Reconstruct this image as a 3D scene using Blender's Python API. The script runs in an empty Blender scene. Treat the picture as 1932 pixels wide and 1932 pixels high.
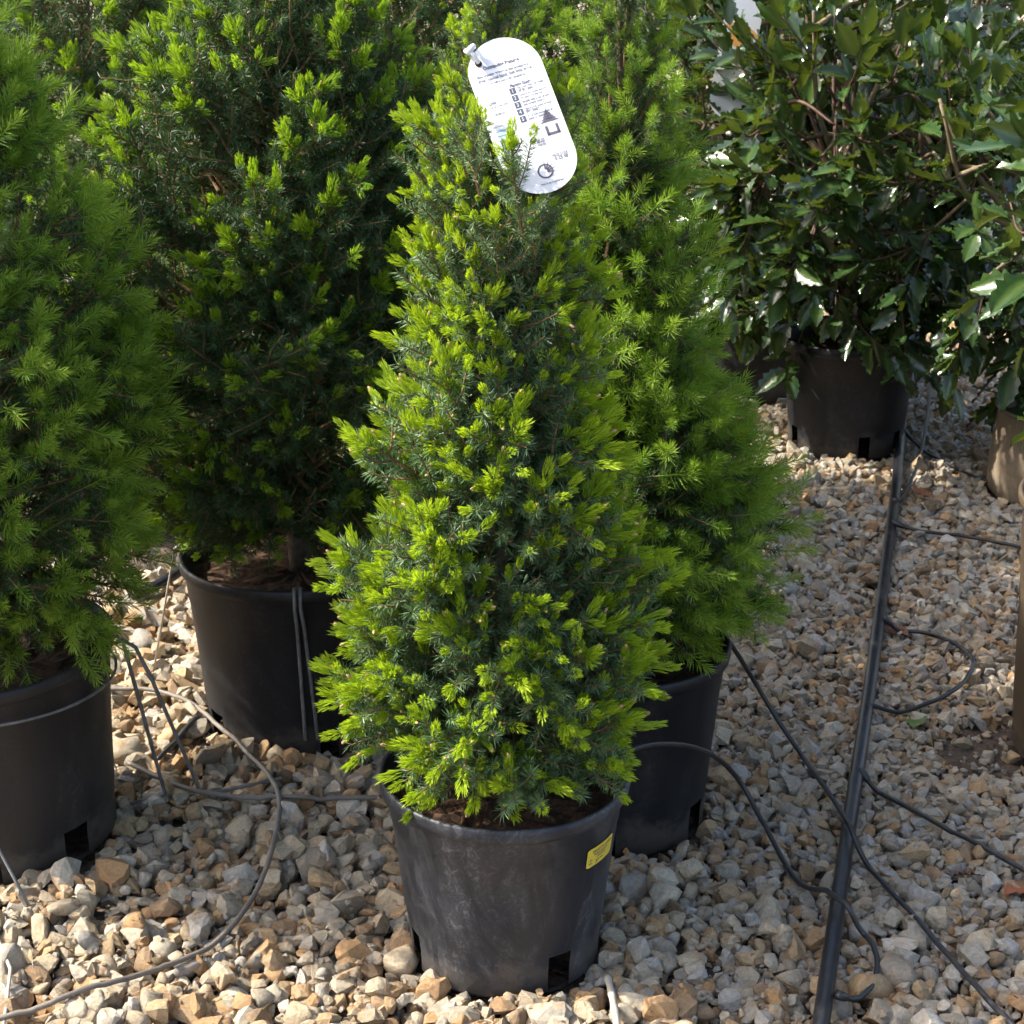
import bpy, bmesh, math, random
import numpy as np
from mathutils import Vector, Matrix

R = math.radians
random.seed(7)
rng = np.random.default_rng(11)
sc = bpy.context.scene
COL = sc.collection

# ---------------------------------------------------------------- camera, sky, sun, exposure
CAM_H, PITCH, FPX = 1.30, R(20.0), 3874.0      # FPX: focal length in units of a 1932 px wide frame
cam_d = bpy.data.cameras.new("camera")
cam = bpy.data.objects.new("camera", cam_d); COL.objects.link(cam)
cam.location = (0, 0, CAM_H); cam.rotation_euler = (R(90) - PITCH, 0, 0)
cam_d.sensor_fit = 'HORIZONTAL'; cam_d.sensor_width = 36.0
cam_d.lens = 36.0 * FPX / 1932.0
cam_d.clip_start, cam_d.clip_end = 0.05, 400
cam_d.dof.use_dof = True; cam_d.dof.focus_distance = 2.15; cam_d.dof.aperture_fstop = 30
sc.camera = cam

SUN_EL, SUN_AZ = R(44), math.atan2(-0.997, 0.07)   # azimuth measured from +Y towards +X: sun stands back-left
sdir = Vector((math.cos(SUN_EL) * math.sin(SUN_AZ), math.cos(SUN_EL) * math.cos(SUN_AZ), math.sin(SUN_EL)))
w = bpy.data.worlds.new("World"); sc.world = w; w.use_nodes = True
nt = w.node_tree; nt.nodes.clear()
sky = nt.nodes.new("ShaderNodeTexSky"); sky.sky_type = 'NISHITA'; sky.sun_disc = False
sky.sun_elevation = SUN_EL; sky.sun_rotation = SUN_AZ; sky.air_density = 1.0; sky.dust_density = 4.0; sky.ozone_density = 0.3
bg = nt.nodes.new("ShaderNodeBackground"); bg.inputs[1].default_value = 0.145
wo = nt.nodes.new("ShaderNodeOutputWorld")
nt.links.new(sky.outputs[0], bg.inputs[0]); nt.links.new(bg.outputs[0], wo.inputs[0])
sl = bpy.data.lights.new("sun", 'SUN'); sl.energy = 3.3; sl.angle = R(0.53); sl.color = (1.0, 0.95, 0.86)
so = bpy.data.objects.new("sun", sl); COL.objects.link(so)
so.rotation_euler = sdir.to_track_quat('Z', 'Y').to_euler()
vs = sc.view_settings
vs.view_transform = 'Standard'; vs.look = 'None'; vs.gamma = 1.0; vs.exposure = 1.5; vs.use_curve_mapping = False
sc.cycles.use_denoising = True
sc.cycles.max_bounces = 4; sc.cycles.diffuse_bounces = 2; sc.cycles.glossy_bounces = 2; sc.cycles.transmission_bounces = 3
sc.cycles.use_adaptive_sampling = True; sc.cycles.adaptive_threshold = 0.03

# ---------------------------------------------------------------- photo-to-place measuring
def ray(px, py):
    a, b = (px - 966) / FPX, (966 - py) / FPX
    c, s = math.cos(PITCH), math.sin(PITCH)
    return Vector((a, c + b * s, -s + b * c))
def gp(px, py, z=0.0):
    d = ray(px, py); k = (z - CAM_H) / d.z
    return Vector((d.x * k, d.y * k, z))
def vp(px, py, Y):
    d = ray(px, py); k = Y / d.y
    return Vector((d.x * k, Y, CAM_H + d.z * k))

# ---------------------------------------------------------------- helpers
def mesh_np(name, verts, faces, mats=(), mat_idx=None, smooth=False, attrs=None):
    """faces: (n,3) or (n,4) int array"""
    verts = np.asarray(verts, np.float32); faces = np.asarray(faces, np.int32)
    k = faces.shape[1]; me = bpy.data.meshes.new(name)
    me.vertices.add(len(verts)); me.vertices.foreach_set("co", verts.ravel())
    me.loops.add(faces.size); me.loops.foreach_set("vertex_index", faces.ravel())
    me.polygons.add(len(faces))
    me.polygons.foreach_set("loop_start", np.arange(0, faces.size, k, dtype=np.int32))
    if mat_idx is not None: me.polygons.foreach_set("material_index", np.asarray(mat_idx, np.int32))
    me.polygons.foreach_set("use_smooth", np.full(len(faces), bool(smooth)) if np.isscalar(smooth) else np.asarray(smooth, bool))
    for m in mats: me.materials.append(m)
    if attrs:
        for an, (ty, data) in attrs.items():
            at = me.attributes.new(an, ty, 'POINT')
            at.data.foreach_set("color" if ty == 'FLOAT_COLOR' else "value", np.asarray(data, np.float32).ravel())
    me.update(calc_edges=True)
    return me
def link(name, me, parent=None, loc=None):
    o = bpy.data.objects.new(name, me); COL.objects.link(o)
    if parent is not None: o.parent = parent
    if loc is not None: o.location = loc
    return o
def empty(name, loc):
    o = bpy.data.objects.new(name, None); COL.objects.link(o); o.location = loc; o.empty_display_size = 0.05
    return o
def tag(o, label, cat, group=None):
    o["label"] = label; o["category"] = cat
    if group: o["group"] = group
    return o
def frame_of(d):
    d = d / (np.linalg.norm(d, axis=-1, keepdims=True) + 1e-9)
    ref = np.where(np.abs(d[..., 2:3]) < 0.9, np.array([0, 0, 1.0]), np.array([1.0, 0, 0]))
    u = np.cross(d, ref); u /= np.linalg.norm(u, axis=-1, keepdims=True) + 1e-9
    return d, u, np.cross(d, u)
def catmull(pts, n=8):
    p = [np.array(q, float) for q in pts]; p = [2 * p[0] - p[1]] + p + [2 * p[-1] - p[-2]]; out = []
    for i in range(1, len(p) - 2):
        for t in np.linspace(0, 1, n, endpoint=False):
            a, b, c, d = p[i - 1], p[i], p[i + 1], p[i + 2]
            out.append(0.5 * (2 * b + (c - a) * t + (2 * a - 5 * b + 4 * c - d) * t * t + (3 * b - a - 3 * c + d) * t ** 3))
    out.append(p[-2]); return np.array(out)
def tube(pts, rad, sides=8, cap=True):
    """swept tube -> verts, quads (caps collapsed)"""
    pts = np.asarray(pts, float); n = len(pts)
    rad = np.full(n, rad) if np.isscalar(rad) else np.asarray(rad, float)
    t = np.gradient(pts, axis=0); t /= np.linalg.norm(t, axis=1, keepdims=True) + 1e-9
    u = np.zeros_like(pts); ref = np.array([0, 0, 1.0]) if abs(t[0, 2]) < 0.9 else np.array([1.0, 0, 0])
    u0 = np.cross(t[0], ref); u[0] = u0 / np.linalg.norm(u0)
    for i in range(1, n):
        q = u[i - 1] - t[i] * np.dot(u[i - 1], t[i]); u[i] = q / (np.linalg.norm(q) + 1e-9)
    v = np.cross(t, u); a = np.linspace(0, 2 * np.pi, sides, endpoint=False)
    ring = pts[:, None] + rad[:, None, None] * (np.cos(a)[None, :, None] * u[:, None] + np.sin(a)[None, :, None] * v[:, None])
    V = ring.reshape(-1, 3); i, j = np.meshgrid(np.arange(n - 1), np.arange(sides), indexing='ij'); j2 = (j + 1) % sides
    F = np.stack([i * sides + j, i * sides + j2, (i + 1) * sides + j2, (i + 1) * sides + j], -1).reshape(-1, 4)
    if cap:
        V = np.vstack([V, pts[:1], pts[-1:]]); c0, c1 = len(V) - 2, len(V) - 1; jj = np.arange(0, sides, 1)
        e = []
        for q in range(0, sides, 2):
            e.append([c0, (q + 2) % sides, (q + 1) % sides, q]); b = (n - 1) * sides
            e.append([c1, b + q, b + (q + 1) % sides, b + (q + 2) % sides])
        F = np.vstack([F, np.array(e)])
    return V, F
class Acc:
    """collects verts / tri faces with material index and a per-vertex value"""
    def __init__(s): s.V, s.F, s.M, s.A, s.n = [], [], [], [], 0
    def add(s, V, F, m, a=0.5):
        V = np.asarray(V, float); F = np.asarray(F)
        if F.shape[1] == 4: F = np.vstack([F[:, [0, 1, 2]], F[:, [0, 2, 3]]])
        s.V.append(V); s.F.append(F + s.n); s.M.append(np.full(len(F), m))
        s.A.append(np.broadcast_to(np.asarray(a, float), (len(V),)).copy()); s.n += len(V)
    def arrays(s): return np.vstack(s.V), np.vstack(s.F), np.concatenate(s.M), np.concatenate(s.A)

# ---------------------------------------------------------------- materials
def mat(name):
    m = bpy.data.materials.new(name); m.use_nodes = True; n = m.node_tree.nodes; n.clear()
    return m, n, m.node_tree.links, n.new("ShaderNodeOutputMaterial")
def ramp(n, stops):
    r = n.new("ShaderNodeValToRGB"); e = r.color_ramp.elements
    while len(e) < len(stops): e.new(0.5)
    for k, (p, c) in enumerate(stops): e[k].position = p; e[k].color = (*c, 1)
    return r
def noise(n, l, co, scale, detail=4, rough=0.6):
    t = n.new("ShaderNodeTexNoise"); t.inputs["Scale"].default_value = scale
    t.inputs["Detail"].default_value = detail; t.inputs["Roughness"].default_value = rough
    if co is not None: l.new(co, t.inputs["Vector"])
    return t
def leafy(name, dark, light, trans, tmix, rough=0.5, spec=0.35, objvar=0.25):
    m, n, l, out = mat(name)
    at = n.new("ShaderNodeAttribute"); at.attribute_name = "v"
    oi = n.new("ShaderNodeObjectInfo")
    ad = n.new("ShaderNodeMath"); ad.operation = 'MULTIPLY_ADD'; ad.inputs[1].default_value = objvar; l.new(oi.outputs["Random"], ad.inputs[0])
    ml = n.new("ShaderNodeMath"); ml.operation = 'MULTIPLY'; ml.inputs[1].default_value = 1 - objvar; l.new(at.outputs["Fac"], ml.inputs[0])
    l.new(ml.outputs[0], ad.inputs[2])
    r = ramp(n, [(0.0, dark), (1.0, light)]); l.new(ad.outputs[0], r.inputs[0])
    p = n.new("ShaderNodeBsdfPrincipled"); l.new(r.outputs[0], p.inputs["Base Color"])
    p.inputs["Roughness"].default_value = rough; p.inputs["Specular IOR Level"].default_value = spec
    t = n.new("ShaderNodeBsdfTranslucent"); t.inputs[0].default_value = (*trans, 1)
    x = n.new("ShaderNodeMixShader"); x.inputs[0].default_value = tmix
    l.new(p.outputs[0], x.inputs[1]); l.new(t.outputs[0], x.inputs[2]); l.new(x.outputs[0], out.inputs[0])
    return m
M_OLD = leafy("spruce_needle_old", (0.045, 0.105, 0.040), (0.185, 0.280, 0.125), (0.10, 0.20, 0.03), 0.16, 0.40, 0.45)
M_OLD2 = leafy("spruce_needle_old_dark", (0.020, 0.055, 0.020), (0.080, 0.145, 0.050), (0.08, 0.17, 0.02), 0.16, 0.42, 0.4)
M_NEW = leafy("spruce_needle_new", (0.170, 0.290, 0.014), (0.440, 0.560, 0.040), (0.46, 0.62, 0.02), 0.38, 0.5, 0.3)
M_NEW2 = leafy("spruce_needle_new_green", (0.120, 0.235, 0.018), (0.330, 0.460, 0.040), (0.36, 0.54, 0.02), 0.38, 0.5, 0.3)
M_LONG = leafy("spruce_needle_long", (0.080, 0.175, 0.022), (0.310, 0.420, 0.048), (0.28, 0.45, 0.02), 0.36, 0.5, 0.3)
def plain(name, c1, c2, scale, rough=0.8, bump=0.3, bscale=None, spec=0.3):
    m, n, l, out = mat(name)
    tc = n.new("ShaderNodeTexCoord"); ns = noise(n, l, tc.outputs["Object"], scale)
    r = ramp(n, [(0.3, c1), (0.7, c2)]); l.new(ns.outputs["Fac"], r.inputs[0])
    p = n.new("ShaderNodeBsdfPrincipled"); l.new(r.outputs[0], p.inputs["Base Color"])
    p.inputs["Roughness"].default_value = rough; p.inputs["Specular IOR Level"].default_value = spec
    if bump:
        b = n.new("ShaderNodeBump"); b.inputs["Strength"].default_value = bump; b.inputs["Distance"].default_value = 0.003
        n2 = noise(n, l, tc.outputs["Object"], bscale or scale * 2); l.new(n2.outputs["Fac"], b.inputs["Height"]); l.new(b.outputs[0], p.inputs["Normal"])
    l.new(p.outputs[0], out.inputs[0]); return m
M_WOOD = plain("spruce_twig_bark", (0.13, 0.075, 0.035), (0.28, 0.17, 0.085), 90, 0.85)
M_BUD = plain("bud_scale_tan", (0.36, 0.22, 0.11), (0.52, 0.33, 0.17), 200, 0.7, 0)
M_TRUNK = plain("grey_brown_bark", (0.09, 0.065, 0.045), (0.24, 0.19, 0.14), 60, 0.9, 0.8, 120)
M_HBARK = plain("holly_bark", (0.12, 0.085, 0.045), (0.27, 0.21, 0.13), 50, 0.75, 0.5, 150)
M_HTWIG = plain("holly_twig_purple", (0.060, 0.030, 0.022), (0.13, 0.075, 0.05), 50, 0.6, 0.3, 150)
M_SOIL = plain("bark_soil", (0.018, 0.011, 0.007), (0.10, 0.055, 0.03), 70, 0.95, 1.0, 110)
M_WIRE = plain("grey_wire", (0.10, 0.10, 0.10), (0.20, 0.20, 0.195), 60, 0.45, 0.2, 200, 0.5)
M_WIRE2 = plain("pale_wire", (0.34, 0.31, 0.26), (0.46, 0.43, 0.37), 60, 0.5, 0.2, 200, 0.5)
M_TUBE = plain("black_drip_tube", (0.012, 0.013, 0.015), (0.03, 0.03, 0.032), 30, 0.42, 0.1, 200, 0.5)
M_TUBEG = plain("weathered_drip_tube", (0.11, 0.095, 0.08), (0.20, 0.175, 0.145), 20, 0.55, 0.2, 200, 0.4)
M_STICK = plain("dry_grey_wood", (0.30, 0.26, 0.21), (0.50, 0.45, 0.38), 40, 0.9, 0.8, 90)
M_CARD = plain("white_card", (0.70, 0.71, 0.73), (0.73, 0.74, 0.76), 5, 0.4, 0, None, 0.5)
M_INK = plain("grey_ink", (0.09, 0.085, 0.11), (0.11, 0.10, 0.13), 5, 0.6, 0)
M_INKL = plain("pale_grey_ink", (0.17, 0.17, 0.20), (0.19, 0.19, 0.22), 5, 0.6, 0)
M_INKB = plain("pale_blue_print", (0.38, 0.50, 0.60), (0.48, 0.58, 0.66), 30, 0.5, 0)
M_TIE = plain("white_plastic_tie", (0.78, 0.78, 0.78), (0.82, 0.82, 0.82), 5, 0.4, 0)
M_YEL = plain("yellow_sticker_paper", (0.70, 0.55, 0.06), (0.76, 0.60, 0.08), 9, 0.45, 0, None, 0.4)
M_ORANGE = plain("orange_print", (0.62, 0.26, 0.05), (0.75, 0.40, 0.12), 40, 0.5, 0)

def pot_material(name, base, dust, dust_amt, scale, rough=0.42, mud=0.4):
    """moulded black plastic, wear: pale dusty scuffs and mineral streaks"""
    m, n, l, out = mat(name)
    tc = n.new("ShaderNodeTexCoord")
    mp = n.new("ShaderNodeMapping"); mp.inputs["Rotation"].default_value = (0.2, 0.5, 0.3); mp.inputs["Scale"].default_value = (1.0, 1.0, 0.35); l.new(tc.outputs["Object"], mp.inputs[0])
    a = noise(n, l, mp.outputs[0], 11 * scale, 6, 0.65); a.inputs["Distortion"].default_value = 1.2
    b = noise(n, l, tc.outputs["Object"], 75 * scale, 5, 0.75); b.inputs["Distortion"].default_value = 2.0
    ra = ramp(n, [(0.42, (0, 0, 0)), (0.72, (1, 1, 1))]); l.new(a.outputs["Fac"], ra.inputs[0])
    rb = ramp(n, [(0.50, (0, 0, 0)), (0.66, (1, 1, 1))]); l.new(b.outputs["Fac"], rb.inputs[0])
    mu = n.new("ShaderNodeMath"); mu.operation = 'MULTIPLY'; l.new(ra.outputs[0], mu.inputs[0]); l.new(rb.outputs[0], mu.inputs[1])
    mm = n.new("ShaderNodeMath"); mm.operation = 'MULTIPLY_ADD'; mm.inputs[1].default_value = 0.35
    l.new(ra.outputs[0], mm.inputs[0]); l.new(mu.outputs[0], mm.inputs[2])
    mk = n.new("ShaderNodeMath"); mk.operation = 'MULTIPLY'; mk.inputs[1].default_value = dust_amt; mk.use_clamp = True; l.new(mm.outputs[0], mk.inputs[0])
    mx = n.new("ShaderNodeMixRGB"); mx.inputs[1].default_value = (*base, 1); mx.inputs[2].default_value = (*dust, 1); l.new(mk.outputs[0], mx.inputs[0])
    sx = n.new("ShaderNodeSeparateXYZ"); l.new(tc.outputs["Object"], sx.inputs[0]); c = noise(n, l, tc.outputs["Object"], 28 * scale, 6, 0.7)
    mh = n.new("ShaderNodeMath"); mh.operation = 'MULTIPLY_ADD'; mh.inputs[1].default_value = -6.0; l.new(sx.outputs[2], mh.inputs[0]); l.new(c.outputs["Fac"], mh.inputs[2])
    rm = ramp(n, [(0.34, (0, 0, 0)), (0.50, (mud, mud, mud))]); l.new(mh.outputs[0], rm.inputs[0])
    md = n.new("ShaderNodeMixRGB"); md.inputs[2].default_value = (0.115, 0.095, 0.075, 1); l.new(rm.outputs[0], md.inputs[0]); l.new(mx.outputs[0], md.inputs[1]); mx = md
    p = n.new("ShaderNodeBsdfPrincipled"); l.new(mx.outputs[0], p.inputs["Base Color"]); p.inputs["Specular IOR Level"].default_value = 0.38
    rr = n.new("ShaderNodeMath"); rr.operation = 'MULTIPLY_ADD'; rr.inputs[1].default_value = 0.35; rr.inputs[2].default_value = rough; l.new(mk.outputs[0], rr.inputs[0]); l.new(rr.outputs[0], p.inputs["Roughness"])
    bp = n.new("ShaderNodeBump"); bp.inputs["Strength"].default_value = 0.25; bp.inputs["Distance"].default_value = 0.002
    l.new(b.outputs["Fac"], bp.inputs["Height"]); l.new(bp.outputs[0], p.inputs["Normal"])
    l.new(p.outputs[0], out.inputs[0]); return m
M_POT = pot_material("black_pot_scuffed", (0.019, 0.022, 0.029), (0.28, 0.28, 0.29), 0.60, 1.0)
M_POT2 = pot_material("black_pot", (0.009, 0.010, 0.013), (0.12, 0.115, 0.11), 0.35, 0.8, 0.48)
M_POTB = pot_material("dusty_black_pot", (0.017, 0.017, 0.019), (0.13, 0.12, 0.11), 0.5, 0.8, 0.52)
M_PIPE = pot_material("black_poly_pipe", (0.011, 0.012, 0.016), (0.10, 0.095, 0.085), 0.35, 1.5, 0.3, 0.06)
M_TANPOT = pot_material("tan_fabric_pot", (0.22, 0.165, 0.11), (0.34, 0.28, 0.20), 0.8, 1.5, 0.8)
M_BROWNPOT = pot_material("brown_plastic_pot", (0.07, 0.046, 0.026), (0.15, 0.11, 0.07), 0.6, 1.5, 0.6)

def stone_material(name, use_attr):
    m, n, l, out = mat(name)
    if use_attr:
        c = n.new("ShaderNodeAttribute"); c.attribute_name = "col"; cs = c.outputs["Color"]
    else:
        c = n.new("ShaderNodeObjectInfo"); cs = c.outputs["Color"]
    geo = n.new("ShaderNodeNewGeometry")
    a = noise(n, l, geo.outputs["Position"], 190, 6, 0.78)
    b = noise(n, l, geo.outputs["Position"], 38, 3, 0.6)
    st = ramp(n, [(0.52, (0, 0, 0)), (0.70, (0.6, 0.6, 0.6))]); l.new(b.outputs["Fac"], st.inputs[0])
    mx = n.new("ShaderNodeMixRGB"); mx.inputs[2].default_value = (0.50, 0.29, 0.13, 1); l.new(st.outputs[0], mx.inputs[0]); l.new(cs, mx.inputs[1])
    ra = ramp(n, [(0.30, (0.62, 0.62, 0.62)), (0.68, (1.14, 1.14, 1.14))]); l.new(a.outputs["Fac"], ra.inputs[0])
    mu = n.new("ShaderNodeMixRGB"); mu.blend_type = 'MULTIPLY'; mu.inputs[0].default_value = 1; l.new(mx.outputs[0], mu.inputs[1]); l.new(ra.outputs[0], mu.inputs[2])
    p = n.new("ShaderNodeBsdfPrincipled"); l.new(mu.outputs[0], p.inputs["Base Color"]); p.inputs["Roughness"].default_value = 0.85; p.inputs["Specular IOR Level"].default_value = 0.25
    bp = n.new("ShaderNodeBump"); bp.inputs["Strength"].default_value = 0.9; bp.inputs["Distance"].default_value = 0.005
    l.new(a.outputs["Fac"], bp.inputs["Height"]); l.new(bp.outputs[0], p.inputs["Normal"])
    l.new(p.outputs[0], out.inputs[0]); return m
M_STONE = stone_material("crushed_limestone", True)
M_STONE1 = stone_material("crushed_limestone_piece", False)

def ground_material():
    m, n, l, out = mat("gravel_ground_soil")
    geo = n.new("ShaderNodeNewGeometry")
    vo = n.new("ShaderNodeTexVoronoi"); vo.inputs["Scale"].default_value = 38; l.new(geo.outputs["Position"], vo.inputs["Vector"])
    bw = n.new("ShaderNodeRGBToBW"); l.new(vo.outputs["Color"], bw.inputs[0])
    r1 = ramp(n, [(0.2, (0.22, 0.15, 0.09)), (0.5, (0.42, 0.36, 0.29)), (0.8, (0.55, 0.49, 0.40))]); l.new(bw.outputs[0], r1.inputs[0])
    ns = noise(n, l, geo.outputs["Position"], 160, 5, 0.7)
    r2 = ramp(n, [(0.35, (0.035, 0.022, 0.014)), (0.7, (0.12, 0.085, 0.055))]); l.new(ns.outputs["Fac"], r2.inputs[0])
    sx = n.new("ShaderNodeSeparateXYZ"); l.new(geo.outputs["Position"], sx.inputs[0])
    mr = n.new("ShaderNodeMapRange"); mr.inputs["From Min"].default_value = 5.0; mr.inputs["From Max"].default_value = 5.5; l.new(sx.outputs[1], mr.inputs[0])
    mx = n.new("ShaderNodeMixRGB"); l.new(mr.outputs[0], mx.inputs[0]); l.new(r2.outputs[0], mx.inputs[1]); l.new(r1.outputs[0], mx.inputs[2])
    p = n.new("ShaderNodeBsdfPrincipled"); l.new(mx.outputs[0], p.inputs["Base Color"]); p.inputs["Roughness"].default_value = 0.9
    bp = n.new("ShaderNodeBump"); bp.inputs["Distance"].default_value = 0.02; l.new(vo.outputs["Distance"], bp.inputs["Height"]); bp.invert = True
    l.new(bp.outputs[0], p.inputs["Normal"]); l.new(p.outputs[0], out.inputs[0]); return m
M_GROUND = ground_material()

def holly_material(name, dark, light, trans, tmix):
    m, n, l, out = mat(name)
    at = n.new("ShaderNodeAttribute"); at.attribute_name = "v"
    oi = n.new("ShaderNodeObjectInfo")
    rl = n.new("ShaderNodeAttribute"); rl.attribute_name = "leafrnd"
    ad = n.new("ShaderNodeMath"); ad.operation = 'ADD'; l.new(oi.outputs["Random"], ad.inputs[0]); l.new(rl.outputs["Fac"], ad.inputs[1])
    fr = n.new("ShaderNodeMath"); fr.operation = 'FRACT'; l.new(ad.outputs[0], fr.inputs[0])
    r = ramp(n, [(0.0, dark), (0.75, light), (1.0, (light[0] * 1.7, light[1] * 1.35, light[2]))]); l.new(fr.outputs[0], r.inputs[0])
    mx = n.new("ShaderNodeMixRGB"); mx.inputs[2].default_value = (0.16, 0.22, 0.055, 1); l.new(at.outputs["Fac"], mx.inputs[0]); l.new(r.outputs[0], mx.inputs[1])
    p = n.new("ShaderNodeBsdfPrincipled"); l.new(mx.outputs[0], p.inputs["Base Color"]); p.inputs["Roughness"].default_value = 0.23; p.inputs["Specular IOR Level"].default_value = 0.8
    geo = n.new("ShaderNodeNewGeometry"); ns = noise(n, l, geo.outputs["Position"], 90, 3)
    bp = n.new("ShaderNodeBump"); bp.inputs["Strength"].default_value = 0.35; bp.inputs["Distance"].default_value = 0.003; l.new(ns.outputs["Fac"], bp.inputs["Height"]); l.new(bp.outputs[0], p.inputs["Normal"])
    t = n.new("ShaderNodeBsdfTranslucent"); t.inputs[0].default_value = (*trans, 1)
    x = n.new("ShaderNodeMixShader"); x.inputs[0].default_value = tmix; l.new(p.outputs[0], x.inputs[1]); l.new(t.outputs[0], x.inputs[2]); l.new(x.outputs[0], out.inputs[0])
    return m
M_HOLLY = holly_material("holly_leaf", (0.008, 0.026, 0.011), (0.023, 0.062, 0.016), (0.17, 0.23, 0.015), 0.15)
M_DEADLEAF = plain("dead_leaf_brown", (0.10, 0.045, 0.025), (0.20, 0.09, 0.05), 60, 0.6, 0.3)
M_REDLEAF = plain("dead_leaf_russet", (0.26, 0.08, 0.035), (0.40, 0.15, 0.07), 60, 0.6, 0.3)
M_GREENLEAF = plain("fallen_green_leaf", (0.05, 0.10, 0.025), (0.12, 0.17, 0.04), 60, 0.5, 0.2)

# ---------------------------------------------------------------- where the pots stand
class Pot: pass
def pot_spec(px, py_rim, rim_d, h, base_d):
    p = Pot(); c = gp(px, py_rim, h); p.x, p.y, p.h, p.rr, p.br = c.x, c.y, h, rim_d / 2, base_d / 2; return p
PA = pot_spec(952, 1452, 0.290, 0.215, 0.222)
PB = pot_spec(-22, 1208, 0.345, 0.255, 0.285)
PC = pot_spec(562, 1035, 0.338, 0.250, 0.275)
PD = pot_spec(1158, 1205, 0.305, 0.235, 0.245)
PG = pot_spec(1606, 628, 0.285, 0.215, 0.235)
PH = pot_spec(1425, 520, 0.31, 0.24, 0.25)
PE = pot_spec(800, 870, 0.31, 0.24, 0.25)
PE2 = pot_spec(1000, 730, 0.31, 0.24, 0.25)
PF = pot_spec(215, 720, 0.31, 0.24, 0.25)
PO = pot_spec(420, 560, 0.31, 0.24, 0.25)
PP = pot_spec(-60, 560, 0.31, 0.24, 0.25)
PI = Pot(); g = gp(1922, 1440); PI.x, PI.y, PI.h, PI.rr, PI.br = g.x + 0.200, g.y + 0.08, 0.36, 0.205, 0.185
PJ = Pot(); g = gp(1872, 915); PJ.x, PJ.y, PJ.h, PJ.rr, PJ.br = g.x + 0.165, g.y + 0.03, 0.15, 0.16, 0.165
PK = Pot(); g = gp(1745, 640); PK.x, PK.y, PK.h, PK.rr, PK.br = g.x + 0.06, g.y + 0.55, 0.22, 0.15, 0.12
PL = Pot(); PL.x, PL.y, PL.h, PL.rr, PL.br = 0.55, 6.3, 0.22, 0.15, 0.12
PM = Pot(); PM.x, PM.y, PM.h, PM.rr, PM.br = 1.25, 6.6, 0.22, 0.15, 0.12
PN = Pot(); PN.x, PN.y, PN.h, PN.rr, PN.br = 1.80, 5.6, 0.22, 0.15, 0.12
POTS = [PA, PB, PC, PD, PG, PH, PE, PE2, PF, PO, PP, PI, PJ, PK, PL, PM, PN]

# ---------------------------------------------------------------- ground and gravel
gv = []; N = 24
for j in range(N + 1):
    for i in range(N + 1): gv.append(((i / N - 0.5) * 120, -20 + j / N * 120, -0.032))
gf = [[j * (N + 1) + i, j * (N + 1) + i + 1, (j + 1) * (N + 1) + i + 1, (j + 1) * (N + 1) + i] for j in range(N) for i in range(N)]
ground = link("ground", mesh_np("ground", gv, gf, [M_GROUND])); ground["kind"] = "structure"

def rock(seed, npts, bev):
    r = np.random.default_rng(seed); bm = bmesh.new()
    p = r.normal(size=(npts, 3)); p /= np.linalg.norm(p, axis=1, keepdims=True)
    p = np.sign(p) * np.abs(p) ** 0.72; p *= r.uniform(0.82, 1.0, (npts, 1))
    p *= np.array([1.0, r.uniform(0.65, 1.0), r.uniform(0.55, 0.88)]) / np.abs(p).max()
    for q in p: bm.verts.new(q)
    ret = bmesh.ops.convex_hull(bm, input=bm.verts)
    bmesh.ops.delete(bm, geom=[v for v in bm.verts if not v.link_faces], context='VERTS')
    if bev: bmesh.ops.bevel(bm, geom=list(bm.edges), offset=bev, offset_type='OFFSET', segments=1, affect='EDGES', clamp_overlap=True)
    bmesh.ops.triangulate(bm, faces=bm.faces); bmesh.ops.recalc_face_normals(bm, faces=bm.faces)
    bm.verts.index_update()
    V = np.array([v.co[:] for v in bm.verts]); F = np.array([[v.index for v in f.verts] for f in bm.faces]); bm.free(); return V, F
def rough(V, F, seed):
    """split every facet and knock the new corners about a little"""
    r = np.random.default_rng(seed); V = list(map(np.array, V)); mid = {}; out = []
    def m(a, b):
        k = (min(a, b), max(a, b))
        if k not in mid:
            p = (V[a] + V[b]) / 2; l = np.linalg.norm(V[a] - V[b]); p = p * (1 + 0.10 * l) + r.normal(0, 0.055, 3) * l; mid[k] = len(V); V.append(p)
        return mid[k]
    for a, b, c in F:
        ab, bc, ca = m(a, b), m(b, c), m(c, a); out += [(a, ab, ca), (ab, b, bc), (ca, bc, c), (ab, bc, ca)]
    return np.array(V), np.array(out)
ROCK_F = [rock(200 + k, 11, 0) for k in range(14)]
ROCK_N = [rough(*rock(100 + k, 10, 0), 500 + k) for k in range(14)]
PAL = np.array([(0.50, 0.42, 0.31), (0.55, 0.49, 0.39), (0.46, 0.34, 0.21), (0.48, 0.31, 0.17), (0.42, 0.385, 0.33),
                (0.47, 0.45, 0.42), (0.32, 0.23, 0.15), (0.44, 0.39, 0.31), (0.60, 0.55, 0.47), (0.33, 0.29, 0.24)])
PWL = np.array([0.20, 0.13, 0.14, 0.09, 0.12, 0.06, 0.07, 0.11, 0.05, 0.03]); PWR = np.array([0.12, 0.09, 0.09, 0.07, 0.19, 0.15, 0.07, 0.12, 0.06, 0.04])
X0, X1, Y0, Y1, RES = -1.9, 1.9, 1.55, 5.6, 0.006
HF = np.full((int((Y1 - Y0) / RES) + 1, int((X1 - X0) / RES) + 1), -0.032)
def size_at(x, y):  # stones are coarser to the front and left of the pots
    a = np.clip((x + 0.15) * 1.1 + (y - 2.45) * 0.5, 0, 1); return 0.0125 * (1 - a) + 0.0087 * a, a
SOILSPOT = gp(1885, 1395)
cand = []
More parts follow.
